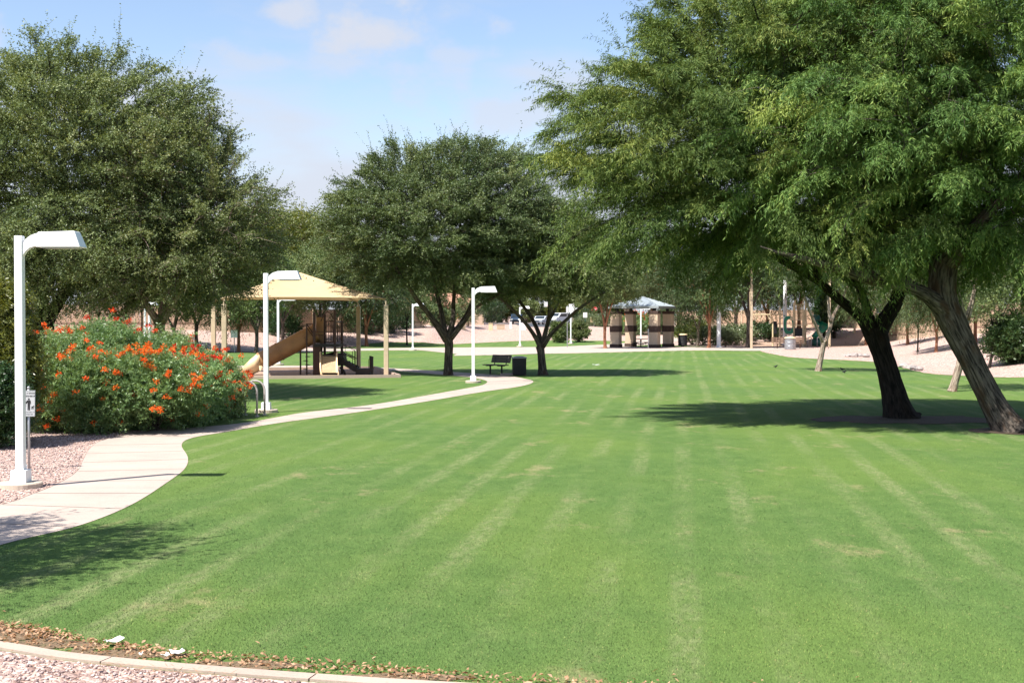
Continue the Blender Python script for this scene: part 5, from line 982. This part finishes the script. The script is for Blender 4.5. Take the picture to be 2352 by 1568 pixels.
m.build('pictogram', MT['ink'], pl_)
# irrigation stub beside the sign post
tag(MB().lathe([(.028, -.05), (.028, .16), (.018, .18)], n=10).build('pipe_stub', MT['white']), 'short white pipe stub in the gravel by the nearest lamp', 'pipe').location = (*XY(57, 20.3), 0)

# ------------------------------------------------------------------ shelter with four banded columns
rc = Vector((0, 0)); cA = Vector(XY(1415, 115.5)); eX = Vector((3.35, -1.56)); eY = Vector((1.68, 3.60))
cs = [cA, cA+eX, cA+eX+eY, cA+eY]; ctr = (cs[0]+cs[2])/2; ang = math.atan2(eX.y, eX.x)
sh = thing('picnic_shelter', 'small shelter of four banded block columns under a grey hip roof', 'shelter', (ctr.x, ctr.y, 0), ang)
hx, hy = eX.length/2, eY.length/2
for sx, sy in ((-1, -1), (1, -1), (1, 1), (-1, 1)):
    m = MB(); m.box((sx*hx, sy*hy, 1.65), (.82, .82, 3.3)); o = m.build('column', MT['stucco'], sh, bevel=.01)
    b = MB()
    for z0, z1, w in ((-.05, .30, .92), (1.42, 1.98, .92), (3.06, 3.34, .93)): b.box((sx*hx, sy*hy, (z0+z1)/2), (w, w, z1-z0))
    b.build('block_band', MT['blockd'], o, bevel=.012)
    p = MB(); p.box((sx*(hx-.05), sy*(hy-.05), 3.52), (.26, .26, .40)); p.build('roof_post', MT['black'], sh)
m = MB(); ov = .55; ze, zr = 3.74, 4.66; a, b = hx+ov, hy+ov; rg_ = .25; nseam = 0
Cn = [(-a, -b, ze), (a, -b, ze), (a, b, ze), (-a, b, ze)]; Rg = [(-rg_, 0, zr), (rg_, 0, zr)] if a >= b else [(0, -rg_, zr), (0, rg_, zr)]
if a >= b: fs = [(0, 1, 5, 4), (1, 2, 5), (2, 3, 4, 5), (3, 0, 4)]
else: fs = [(0, 1, 4), (1, 2, 5, 4), (2, 3, 5), (3, 0, 4, 5)]
m.add(Cn+Rg, fs+[(3, 2, 1, 0)])
m.box((0, -b, ze-.07), (2*a+.02, .05, .2)); m.box((0, b, ze-.07), (2*a+.02, .05, .2)); m.box((-a, 0, ze-.073), (.05, 2*b-.06, .2)); m.box((a, 0, ze-.073), (.05, 2*b-.06, .2))
roof = m.build('roof', MT['metalroof'], sh)
m = MB()
for i in range(4):
    A, B = Vector(Cn[i]), Vector(Cn[(i+1) % 4]); n = 12; ap = Vector((0, 0, zr)); mid = (A+B)/2; up_ = (ap-mid)
    for k in range(1, n):
        u = k/n; q = A.lerp(B, u); f = min(1, 2*min(u, 1-u)*1.03); m.tube([q+Vector((0, 0, .02)), q+up_*f*.97+Vector((0, 0, .02))], .035, 4)
m.build('roof_ribs', MT['metalroof'], roof)
def picnic_table(name, label, loc, rz, L=1.5):
    t = thing(name, label, 'picnic table', (*loc, tz(*loc)), rz)
    m = MB(); m.box((0, 0, .74), (1.05, 1.05, .06)); m.build('tabletop', MT['wood'], t, bevel=.02)
    m = MB(); m.lathe([(.09, 0), (.07, .1), (.07, .7), (.28, .71)], n=12); m.build('pedestal', MT['black'], t)
    for k in range(4):
        a = k*math.pi/2; Mz = Matrix.Rotation(a, 3, 'Z'); m = MB(); m.box(Mz @ Vector((0, -.80, .44)), (.95, .27, .05), Mz); o = m.build('seat', MT['wood'], t, bevel=.015)
        m = MB(); m.tube([Mz @ Vector((0, -.05, .30)), Mz @ Vector((0, -.55, .34)), Mz @ Vector((0, -.80, .41))], .035, 6)
        for sx in (-.34, .34): m.tube([Mz @ Vector((sx, -.80, .41)), Mz @ Vector((sx, -.80, 0))], .022, 6)
        m.build('seat_arm', MT['black'], o)
    return t
picnic_table('picnic_table', 'dark pedestal picnic table with four seats under the shelter', XY(1472, 117), .5)
def barrel(label, loc, r, h, mat, foot):
    t = thing('litter_barrel', label, 'litter bin', (*loc, tz(*loc)), 0, 'round litter barrels'); z0 = .12 if foot else 0
    m = MB(); m.lathe([(r*.95, z0), (r, z0+.06), (r, z0+h*.33), (r*1.03, z0+h*.35), (r, z0+h*.37), (r, z0+h*.66), (r*1.03, z0+h*.68), (r, z0+h*.70), (r, z0+h)], n=24); m.build('drum', mat, t)
    m = MB(); m.lathe([(r*1.07, z0+h), (r*1.09, z0+h+.05), (r*1.0, z0+h+.10), (r*.7, z0+h+.14), (r*.35, z0+h+.15)], n=24); m.build('lid', MT['cream'], t, smooth=True)
    m = MB(); m.lathe([(r*.3, 0), (r*.3, z0+.02)] if foot else [(r*.9, 0), (r*.9, .01)], n=14); m.build('foot', MT['black'], t); return t
barrel('dark litter barrel with pale lid standing right of the shelter', XY(1568, 117), .42, .98, MT['black'], True); barrel('grey litter barrel with pale lid in front of the far playground', XY(1815, 107.5), .47, .95, MT['galv'], False)
for px, d, h, lb in [(1402, 116, 1.45, 'thin grey marker stake at the left shelter column'), (1489, 110.5, 1.75, 'thin grey marker stake before the third shelter column')]:
    t = tag(MB().tube([(0, 0, -.05), (0, 0, h)], .035, 6).box((0, -.03, h-.18), (.1, .02, .26)).build('marker_stake', MT['galv']), lb, 'stake', 'thin marker stakes'); x, y = XY(px, d); t.location = (x, y, tz(x, y))

# ------------------------------------------------------------------ far playground (cream and green)
qd = 121.0; q0 = XY(1820, qd); S2 = qd/F
def K_(px, py, dy=0.0): return ((px-1820)*S2, dy, CH-(py-HY)*S2-tz(*q0))
pg = thing('play_structure', 'cream and green play structure with monkey bars beyond the right lawn', 'playground', (q0[0], q0[1], tz(*q0)))
for px, top, dy in [(1788, 706, -.6), (1795, 706, .7), (1820, 696, -.6), (1826, 704, .6), (1841, 688, -.6), (1851, 712, .8), (1775, 733, 0), (1832, 690, 1.2), (1858, 700, 1.4)]:
    x, y, z = K_(px, top, dy); MB().lathe([(.075, -.15), (.075, z), (.05, z+.04)], (x, y, 0), 10).build('frame_post', MT['yellow'], pg)
m = MB(); [m.tube([K_(1722, 723, dy), K_(1795, 722, dy)], .055, 8) for dy in (-.4, .4)]; mb_ = m.build('monkey_bars', MT['yellow'], pg)
m = MB()
for k in range(6):
    a = K_(1738+k*9, 724, 0); m.tube([(a[0], -.4, a[2]), (a[0]-.12, -.2, a[2]-.38), (a[0]+.12, .2, a[2]-.38), (a[0], .4, a[2])], .022, 6)
m.build('hand_rungs', MT['yellow'], mb_)
m = MB(); c = K_(1809.5, 746); W_, H_ = .50, .86; out = []; n = 28
o1 = [(W_*1.04*math.copysign(abs(math.cos(a))**.6, math.cos(a)), H_*math.copysign(abs(math.sin(a))**.6, math.sin(a))) for a in [2*math.pi*k/n for k in range(n)]]
o2 = [(.31*math.cos(a), -.02+.56*math.sin(a)) for a in [2*math.pi*k/n for k in range(n)]]
vs = [(c[0]+x, -.63, c[2]+z) for x, z in o1]+[(c[0]+x, -.63, c[2]+z) for x, z in o2]+[(c[0]+x, -.57, c[2]+z) for x, z in o1]+[(c[0]+x, -.57, c[2]+z) for x, z in o2]
fs = []
for k in range(n):
    j = (k+1) % n; fs += [(k, j, n+j, n+k), (2*n+j, 2*n+k, 3*n+k, 3*n+j), (j, k, 2*n+k, 2*n+j), (n+k, n+j, 3*n+j, 3*n+k)]
m.add(vs, fs); m.box((c[0]-.45, -.6, c[2]+.86), (.16, .06, .1)); m.build('ring_panel', MT['green'], pg)
x, y, z = K_(1816, 731, -.66); Mx = Matrix.Rotation(R(90), 3, 'X'); m = MB(); m.add([Mx @ Vector((.21*math.cos(a), .21*math.sin(a), s)) + Vector((x, y, z)) for s in (0, .05) for a in [2*math.pi*k/18 for k in range(18)]], [(k, (k+1) % 18, 18+(k+1) % 18, 18+k) for k in range(18)]+[tuple(range(18)), tuple(range(35, 17, -1))]); m.build('disc_panel', MT['yellow'], pg)
m = MB(); a, b = K_(1821, 747), K_(1851, 747); m.box(((a[0]+b[0])/2, .2, a[2]), (b[0]-a[0]+.1, 1.5, .09)); m.build('deck', MT['yellow'], pg)
for (p0, p1, dy, t0, t1) in [(1824, 1840, -.55, 735, 700), (1841, 1851, -.55, 745, 712), (1845, 1866, 1.3, 732, 698)]:
    m = MB(); a, b = K_(p0, t0, dy), K_(p1, t0, dy); zt = K_(p0, t1)[2]
    for zz in (a[2], zt): m.tube([(a[0], dy, zz), (b[0], dy, zz)], .03, 6)
    for k in range(1, 6): xx = a[0]+(b[0]-a[0])*k/6; m.tube([(xx, dy, a[2]), (xx, dy, zt)], .02, 5)
    m.build('railing', MT['yellow'], pg)
m = MB(); a, b = K_(1842, 737, -.6), K_(1850, 746, -.6); m.box(((a[0]+b[0])/2, -.6, (a[2]+b[2])/2), (.36, .05, .42)); m.build('play_panel', MT['yellow'], pg, bevel=.01)
m = MB(); a = K_(1851, 760, -.7)
m.tube([K_(1841, 758, -.7), K_(1860, 758, -.7)], .03, 6); m.tube([K_(1841, 762, -.7), K_(1846, 759, -.7), K_(1851, 764, -.7), K_(1856, 759, -.7), K_(1860, 763, -.7)], .028, 6); m.tube([K_(1845, 764, -.7), K_(1851, 767, -.7), K_(1857, 764, -.7)], .028, 6); m.build('climbing_rungs', MT['yellow'], pg)
m = MB(); a, b = K_(1823, 757), K_(1840, 757); m.box(((a[0]+b[0])/2, -.1, a[2]-.25), (b[0]-a[0], .9, .75)); m.build('under_deck_panel', MT['black'], pg)
m = MB(); a = K_(1780, 752); m.box((a[0], .1, a[2]), (.36, .3, 1.2)); m.build('side_panel', MT['black'], pg)
# curling green slide
m = MB(); P_ = [K_(1877, 738, .9), K_(1887, 743, .6), (K_(1893, 749)[0], 0, K_(1893, 749)[2]), (K_(1886, 757)[0], -.6, K_(1886, 757)[2]), (K_(1874, 765)[0], -.8, K_(1874, 765)[2]), (K_(1865, 774)[0], -.85, K_(1865, 774)[2])]
vs = []; n = 10
for i, p in enumerate(P_):
    p = Vector(p); t = (Vector(P_[min(i+1, 5)])-Vector(P_[max(i-1, 0)])).normalized(); s_ = t.cross(Vector((0, 0, 1))).normalized(); u_ = s_.cross(t)
    for k in range(n+1):
        aa = math.pi+math.pi*k/n; vs.append(p+s_*math.cos(aa)*.42+u_*(math.sin(aa)*.30+.12))
m.add(vs, [(i*(n+1)+k, i*(n+1)+k+1, (i+1)*(n+1)+k+1, (i+1)*(n+1)+k) for i in range(5) for k in range(n)])
for e in (0, n): m.tube([vs[i*(n+1)+e] for i in range(6)], .05, 6)
o = m.build('curved_slide', MT['green'], pg, smooth=True); q = o.modifiers.new('thick', 'SOLIDIFY'); q.thickness = .04
m = MB(); c = K_(1880, 733, .9); m.lathe([(.40, c[2]-.35), (.45, c[2]), (.36, c[2]+.32), (.15, c[2]+.48)], (c[0], .95, 0), 16); m.build('slide_hood', MT['dgreen'], pg, smooth=True)
m = MB(); c = K_(1874, 778, -.4); m.lathe([(.55, -.1), (.60, c[2]*.6), (.45, c[2]+.1)], (c[0]+.1, -.3, 0), 14); m.build('slide_support', MT['dgreen'], pg, smooth=True)
hoop('bike_rack', 'thin grey hoop between the far bench and the green slide', 'bike rack', XY(1860, 116), .32, .95, .035, 0, MT['galv'], 'hoops by the far playground'); hoop('bike_rack', 'thin grey hoop behind the young Y forked tree', 'bike rack', XY(1881, 116), .32, .98, .035, 0, MT['galv'], 'hoops by the far playground')
lb_ = XY(1811, 111); tb_ = thing('park_bench', 'long brown bench with low back behind the grey barrel', 'bench', (*lb_, tz(*lb_)), 0)
slats('seat', 3, lambda m, k: m.box((0, -.25+.16*k, .45), (2.9, .14, .05)), tb_, MT['wood']); slats('backrest', 3, lambda m, k: m.box((0, .24+.03*k, .60+.16*k), (2.9, .04, .13)), tb_, MT['wood'])
for x in (-1.0, 1.0):
    m = MB(); m.tube([(x, -.1, -.05), (x, -.08, .43)], .05, 8); m.tube([(x, .12, .43), (x+.03, .30, .98)], .04, 6); m.build('leg', MT['wood'], tb_)
sb = XY(1573-0, 124); sb = XY(1664, 118); t_ = thing('park_bench', 'tiny end on bench before the sage mound', 'bench', (*sb, tz(*sb)), R(75))
slats('seat', 3, lambda m, k: m.box((0, -.25+.16*k, .45), (1.3, .14, .05)), t_, MT['wood']); slats('backrest', 3, lambda m, k: m.box((0, .24+.05*k, .60+.15*k), (1.3, .04, .13)), t_, MT['slate'])
for x in (-.4, .4): m = MB(); m.tube([(x, -.1, -.05), (x, -.08, .43)], .05, 8); m.build('leg', MT['wood'], t_)

# ------------------------------------------------------------------ fence walls, utility boxes, houses
def fence_wall(label, pts, hb, hf, base=None):
    c = pts[0]; t = thing('fence_wall', label, 'fence', (c[0], c[1], 0)); n_ = 0
    lo, cap, pan, post = MB(), MB(), MB(), []
    for a, b in zip(pts[:-1], pts[1:]):
        A, B = Vector(a), Vector(b); L = (B-A).length; k = max(1, round(L/3.0)); d = (B-A).normalized(); rz = Matrix.Rotation(math.atan2(d.y, d.x), 3, 'Z')
        for i in range(k):
            p, q = A.lerp(B, i/k), A.lerp(B, (i+1)/k); mid = (p+q)/2; z = tz(mid.x, mid.y)-.05; w = (q-p).length
            C_ = Vector((mid.x-c[0], mid.y-c[1], 0))
            lo.box(C_+Vector((0, 0, z+hb/2-.15)), (w, .20, hb+.3), rz); cap.box(C_+Vector((0, 0, z+hb+.05)), (w-.004, .27, .10), rz)
            npl = max(4, int(w/.42))
            for j in range(npl): pan.box(C_+rz @ Vector(((j+.5)/npl*w-w/2, .0 if j % 2 else -.022, 0))+Vector((0, 0, z+hb+.10+hf/2)), (w/npl-.02, .06, hf), rz)
            post.append((C_+rz @ Vector((-w/2, 0, 0))+Vector((0, 0, z+(hb+hf+.2)/2-.1)), rz, hb+hf+.36))
    lo.build('low_wall', MT['wallb'], t); cap.build('wall_cap', MT['wallcap'], t); pan.build('panels', MT['wallf'], t)
    for p, rz, h in post:
        m = MB(); m.box(p, (.34, .34, h), rz); m.build('fence_post', MT['wallb'], t)
    return t
fence_wall('long tan block and panel fence along the right gravel bank', [(52, 60), (37, 84), (35.2, 96), (36.2, 118), (37.0, 140), (33, 152), (28, 163), (23, 176)], .50, 1.52)
fence_wall('tan block and panel fence beyond the left gravel bank', [(-62, 108), (-38, 113), (-26, 116.5), (-15, 128), (-10, 139)], .62, 1.6)
def boxy(name, label, cat, px, d, sz, mat, capm=None, group=None):
    x, y = XY(px, d); t = thing(name, label, cat, (x, y, tz(x, y)), .08, group); m = MB(); m.box((0, 0, sz[2]/2-.05), (sz[0], sz[1], sz[2]+.1)); m.build('body', mat, t, bevel=.02)
    m = MB(); m.box((0, 0, sz[2]+.04), (sz[0]+.06, sz[1]+.06, .07)); m.build('cap', capm or mat, t, bevel=.01)
    m = MB(); m.box((0, -sz[1]/2-.006, sz[2]*.5), (sz[0]*.7, .012, sz[2]*.6)); m.build('panel', mat, t); return t
boxy('utility_box', 'cream utility box on the gravel mound just right of the round trunk', 'utility box', 1060, 150, (.95, .7, .85), MT['yellow']); boxy('wall_pillar', 'cream wall pillar on the far mound', 'pillar', 1127, 158, (.5, .5, .85), MT['yellow']); boxy('low_wall', 'low cream wall block beside the far street', 'wall', 1150, 160, (1.0, .45, .62), MT['stucco'])
boxy('street_bollard', 'short white bollard at the corner of the far street', 'bollard', 1173, 163, (.28, .28, .85), MT['white']); boxy('meter_box', 'white meter box beside the far white lamp post', 'utility box', 1201, 160, (.75, .4, .85), MT['white'])
def house(label, px, d, w, dep, h, rz):
    x, y = XY(px, d); z = tz(x, y); t = thing('house', label, 'house', (x, y, z), rz)
    m = MB(); m.box((0, 0, h/2-.2), (w, dep, h+.4)); m.build('wall', MT['wallb'], t)
    m = MB(); a, b = w/2+.5, dep/2+.5; m.add([(-a, -b, h), (a, -b, h), (a, b, h), (-a, b, h), (-a+b*.9, 0, h+1.9), (a-b*.9, 0, h+1.9)], [(0, 1, 5, 4), (1, 2, 5), (2, 3, 4, 5), (3, 0, 4), (3, 2, 1, 0)]); m.build('roof', MT['rooftile'], t)
    for q in (-w*.28, w*.25):
        m = MB(); m.box((q, -dep/2-.03, h*.52), (1.5, .1, 1.2)); o = m.build('window', MT['white'], t); m = MB(); m.box((q, -dep/2-.085, h*.52), (1.3, .03, 1.0)); m.build('pane', MT['glass'], o)
    m = MB(); m.box((0, -dep/2-.04, 1.05), (1.0, .09, 2.1)); m.build('door', MT['wood'], t)
house('tan tile roofed house far left of the street', 1005, 205, 14, 9, 3.2, .15); house('tan tile roofed house beyond the right fence', 2120, 170, 18, 11, 4.6, -.5)

# ------------------------------------------------------------------ street signs, hoop, cars
def sign_post(name, label, px, d, h, plates, back=MT['galv']):
    x, y = XY(px, d); t = thing(name, label, 'sign', (x, y, tz(x, y)), 0); MB().tube([(0, 0, -.1), (0, 0, h)], .04, 6).build('post', back, t)
    for kind, z, w, hh, mat, tx in plates:
        m = MB()
        if kind == 'oct':
            r = w/2/math.cos(math.pi/8); m.prism([(r*math.cos(math.pi/8+k*math.pi/4), z+r*math.sin(math.pi/8+k*math.pi/4)) for k in range(8)], -.07, -.05)
            r2 = r*1.06; MB().prism([(r2*math.cos(math.pi/8+k*math.pi/4), z+r2*math.sin(math.pi/8+k*math.pi/4)) for k in range(8)], -.049, -.044).build('sign_rim', MT['signwhite'], t)
        else: m.box((0, -.06, z), (w, .02, hh))
        o = m.build('sign_plate', mat, t)
        if tx: text(tx[0], tx[1], 0, z, o, tx[2], y=-.074)
    return t
sign_post('stop_sign', 'red octagonal stop sign across the far street', 1365, 215, 2.9, [('oct', 2.55, .95, 0, MT['signred'], ('STOP', .30, MT['signwhite']))])
sign_post('speed_sign', 'white road sign behind the thin tall sign post', 1313, 190, 3.1, [('box', 2.6, .85, 1.25, MT['signwhite'], None)])
sign_post('notice_sign', 'small white notice on a dark green post', 1344, 165, 2.0, [('box', 1.75, .52, .65, MT['signwhite'], None)], MT['dgreen']); sign_post('notice_sign', 'small tan notice board low below the stop sign', 1364, 172, 1.2, [('box', .95, .95, .7, MT['cream'], None)])
sign_post('street_name_sign', 'green street name blade with a white notice below it', 1113, 205, 4.6, [('box', 4.45, 1.15, .28, MT['signgreen'], None), ('box', 3.3, .95, 1.1, MT['signwhite'], None)])
sign_post('notice_sign', 'small white square sign on the bank behind the left sail posts', 538, 98, 1.75, [('box', 1.45, .52, .60, MT['signwhite'], None)])
sign_post('tall_sign_post', 'thin grey sign post at the edge of the far paved path', 1303, 116, 3.85, [('box', 3.45, .22, .55, MT['silver'], None)])
x, y = XY(1258, 235); bk = thing('basketball_hoop', 'basketball hoop with orange rim over the far street', 'basketball hoop', (x, y, tz(x, y)))
MB().tube([(.9, .4, 0), (.85, .4, 3.0), (.2, .1, 3.5)], .07, 8).build('post', MT['black'], bk); MB().box((0, 0, 3.6), (1.35, .05, .95)).build('backboard', MT['signwhite'], bk); m = MB(); m.tube([(-.3+.28*math.cos(a)+.3, -.35+.28*math.sin(a), 3.25) for a in [k*math.pi/8 for k in range(17)]], .03, 5); m.build('rim', MT['orange'], bk)
def car(label, px, d, rz, paint, prof, glassy, w=1.85, z_off=0.0):
    x, y = XY(px, d); t = thing('parked_car', label, 'car', (x, y, tz(x, y)+.02), rz, 'cars on the far street')
    m = MB(); m.prism(prof, -w/2, w/2); body = m.build('body', paint, t, bevel=.07)
    m = MB(); m.prism(glassy, -w/2-.012, w/2+.012); m.build('side_windows', MT['glass'], body)
    fx0, fz0, fx1, fz1 = prof[FRONT][0], prof[FRONT][1], prof[FRONT+1][0], prof[FRONT+1][1]
    a, b = Vector((fx0, 0, fz0)), Vector((fx1, 0, fz1)); nrm = Vector((b.z-a.z, 0, -(b.x-a.x))).normalized(); nrm = nrm if nrm.x > 0 else -nrm; lo, hi = a.lerp(b, .12)+nrm*.015, a.lerp(b, .90)+nrm*.015
    m = MB(); m.add([(lo.x, -w*.44, lo.z), (lo.x, w*.44, lo.z), (hi.x, w*.38, hi.z), (hi.x, -w*.38, hi.z)], [(0, 1, 2, 3)]); m.build('windscreen', MT['glass'], t)
    xf = max(p[0] for p in prof)
    for s in (-1, 1):
        m = MB(); m.box((xf-.03, s*w*.36, .80), (.12, .36, .20)); m.build('headlight', MT['amber'], t)
        for xx in (-1.35, 1.40):
            Mr = Matrix.Rotation(R(90), 4, 'X'); m = MB(); vs = []; pr = [(.24, -.11), (.33, -.11), (.345, -.08), (.345, .08), (.33, .11), (.24, .11)]; n = 16
            vs = [(xx+r*math.cos(2*math.pi*k/n), s*(w/2-.1)+q, .34+r*math.sin(2*math.pi*k/n)) for r, q in pr for k in range(n)]
            m.add(vs, [(i*n+k, i*n+(k+1) % n, (i+1)*n+(k+1) % n, (i+1)*n+k) for i in range(5) for k in range(n)]); o = m.build('wheel', MT['rubber'], t)
            m = MB(); vs = [(xx+.23*math.cos(2*math.pi*k/n), s*(w/2-.1)+q, .34+.23*math.sin(2*math.pi*k/n)) for q in (-.09, .09) for k in range(n)]; m.add(vs, [tuple(range(n)), tuple(range(2*n-1, n-1, -1))]+[(k, (k+1) % n, n+(k+1) % n, n+k) for k in range(n)]); m.build('rim', MT['chrome'], o)
    m = MB(); m.box((xf-.005, 0, .62), (.05, w*.5, .16)); m.build('grille', MT['black'], t)
    return t
suv = [(-2.25, .35), (2.2, .35), (2.28, .62), (2.22, .95), (1.25, 1.08), (.55, 1.70), (-1.95, 1.74), (-2.28, 1.05)]; FRONT = 4
suvg = [(.95, 1.12), (.48, 1.58), (-1.85, 1.60), (-2.05, 1.12)]
sed = [(-2.2, .32), (2.2, .32), (2.28, .55), (2.2, .78), (1.0, .92), (.25, 1.40), (-1.1, 1.42), (-1.85, .98), (-2.25, .92)]; sedg = [(.78, .96), (.2, 1.32), (-1.05, 1.33), (-1.6, .98)]
van = [(-2.5, .38), (2.35, .38), (2.45, .7), (2.35, 1.1), (1.7, 1.25), (.95, 1.92), (-2.4, 1.98), (-2.52, 1.2)]; vang = [(1.45, 1.28), (.88, 1.80), (-2.2, 1.83), (-2.3, 1.28)]
car('dark blue car facing the camera on the far street', 1187, 222, R(-97), MT['navy'], suv, suvg); car('white van parked behind the forked tree limbs', 1285, 226, R(-128), MT['wcar'], van, vang, 2.0); car('small silver car low behind the forked trunk by the bin', 1243, 205, R(-110), MT['scar'], sed, sedg); car('red car beside the stop sign', 1360, 236, R(170), MT['rcar'], sed, sedg); car('silver car parked right of the stop sign', 1373, 234, R(-150), MT['scar'], suv, suvg)

# ------------------------------------------------------------------ birds, rocks, paper scraps
def bird(label, px, py, rz):
    x, y = G(px, py); t = thing('blackbird', label, 'bird', (x, y, tz(x, y)), rz, 'blackbirds on the lawn'); m = MB()
    ax = [(-.26, .13, .006), (-.20, .135, .022), (-.10, .135, .050), (.0, .14, .070), (.07, .165, .062), (.11, .20, .042), (.135, .228, .042), (.16, .235, .034), (.185, .230, .012), (.215, .225, .003)]
    m.tube([(a, 0, b) for a, b, r in ax], [r for a, b, r in ax], 10)
    for s in (-.025, .025): m.tube([(.01, s, .08), (.0, s*1.2, .03), (.01, s*1.3, 0)], [.012, .008, .006], 5); m.tube([(-.01, s*1.3, .004), (.045, s*1.3, .004)], .006, 4)
    m.build('body', MT['feather'], t, smooth=True); w = MB()
    for s in (-1, 1): w.tube([(.06, s*.058, .155), (-.02, s*.074, .145), (-.12, s*.05, .135), (-.21, s*.018, .132)], [.018, .030, .024, .006], 6)
    w.build('folded_wings', MT['feather'], t, smooth=True); t.scale = (.6, .6, .6)
bird('blackbird farthest right on the lawn, near the black trunk', 1935, 852, 2.6); bird('blackbird nearest the camera of the pair by the young tree', 1940, 858, .4); bird('blackbird standing alone in mid lawn', 1782, 847, .3)
rgd = random.Random(4)
for i, (px, d) in enumerate([(1942, 84.6), (1952, 84.2), (1962, 83.8), (1975, 84.6), (1990, 83.4), (2078, 67.6), (2090, 66.2), (2100, 65), (2110, 63.6)]):
    x, y = XY(px, d); m = MB(); n = 10; s = rgd.uniform(.16, .36); pr = [(0.5, -.1), (.95, .1), (1.0, .35), (.75, .62), (.3, .75)]
    m.lathe([(s*r*rgd.uniform(.85, 1.15), s*z) for r, z in pr], (0, 0, 0), n, sy=.75); m.v = [(a*rgd.uniform(.88, 1.12), b*rgd.uniform(.88, 1.12), c*rgd.uniform(.9, 1.1)) for a, b, c in m.v]
    o = m.build('rock', MT['rock']); o.location = (x, y, tz(x, y)); o.rotation_euler = (0, 0, rgd.random()*6)
    tag(o, ('boulder of the little stone row on the lawn edge left of the black trunk' if i < 5 else 'boulder of the little stone row right of the black trunk'), 'rock', 'edge stones left of the black trunk' if i < 5 else 'edge stones right of the black trunk')
def scrap(label, px, py, w, h):
    x, y = G(px, py); m = MB(); r = random.Random(int(px)); n = 4; vs = [((i/n-.5)*w, (j/n-.5)*h, .022+r.random()*.016+.03*abs(i/n-.5)) for i in range(n+1) for j in range(n+1)]
    m.add(vs, [(i*5+j, i*5+j+1, (i+1)*5+j+1, (i+1)*5+j) for i in range(n) for j in range(n)]); o = m.build('paper_scrap', MT['paper']); so2 = o.modifiers.new('thick', 'SOLIDIFY'); so2.thickness = .002
    o.location = (x, y, tz(x, y)+.004); o.rotation_euler = (0, 0, r.random()); tag(o, label, 'litter', 'white paper scraps')
scrap('long white paper scrap farthest left in the leaf litter', 258, 1484, .14, .07); scrap('white crumpled scrap right of centre in the leaf litter', 403, 1512, .10, .09); scrap('small white square scrap beside the curb', 376, 1519, .05, .05); scrap('tiny round white scrap beside the curb', 320, 1516, .03, .03); scrap('white scrap lying out on the far lawn', 1369, 838, .35, .3)
tag(bpy.data.objects['rock'], None)
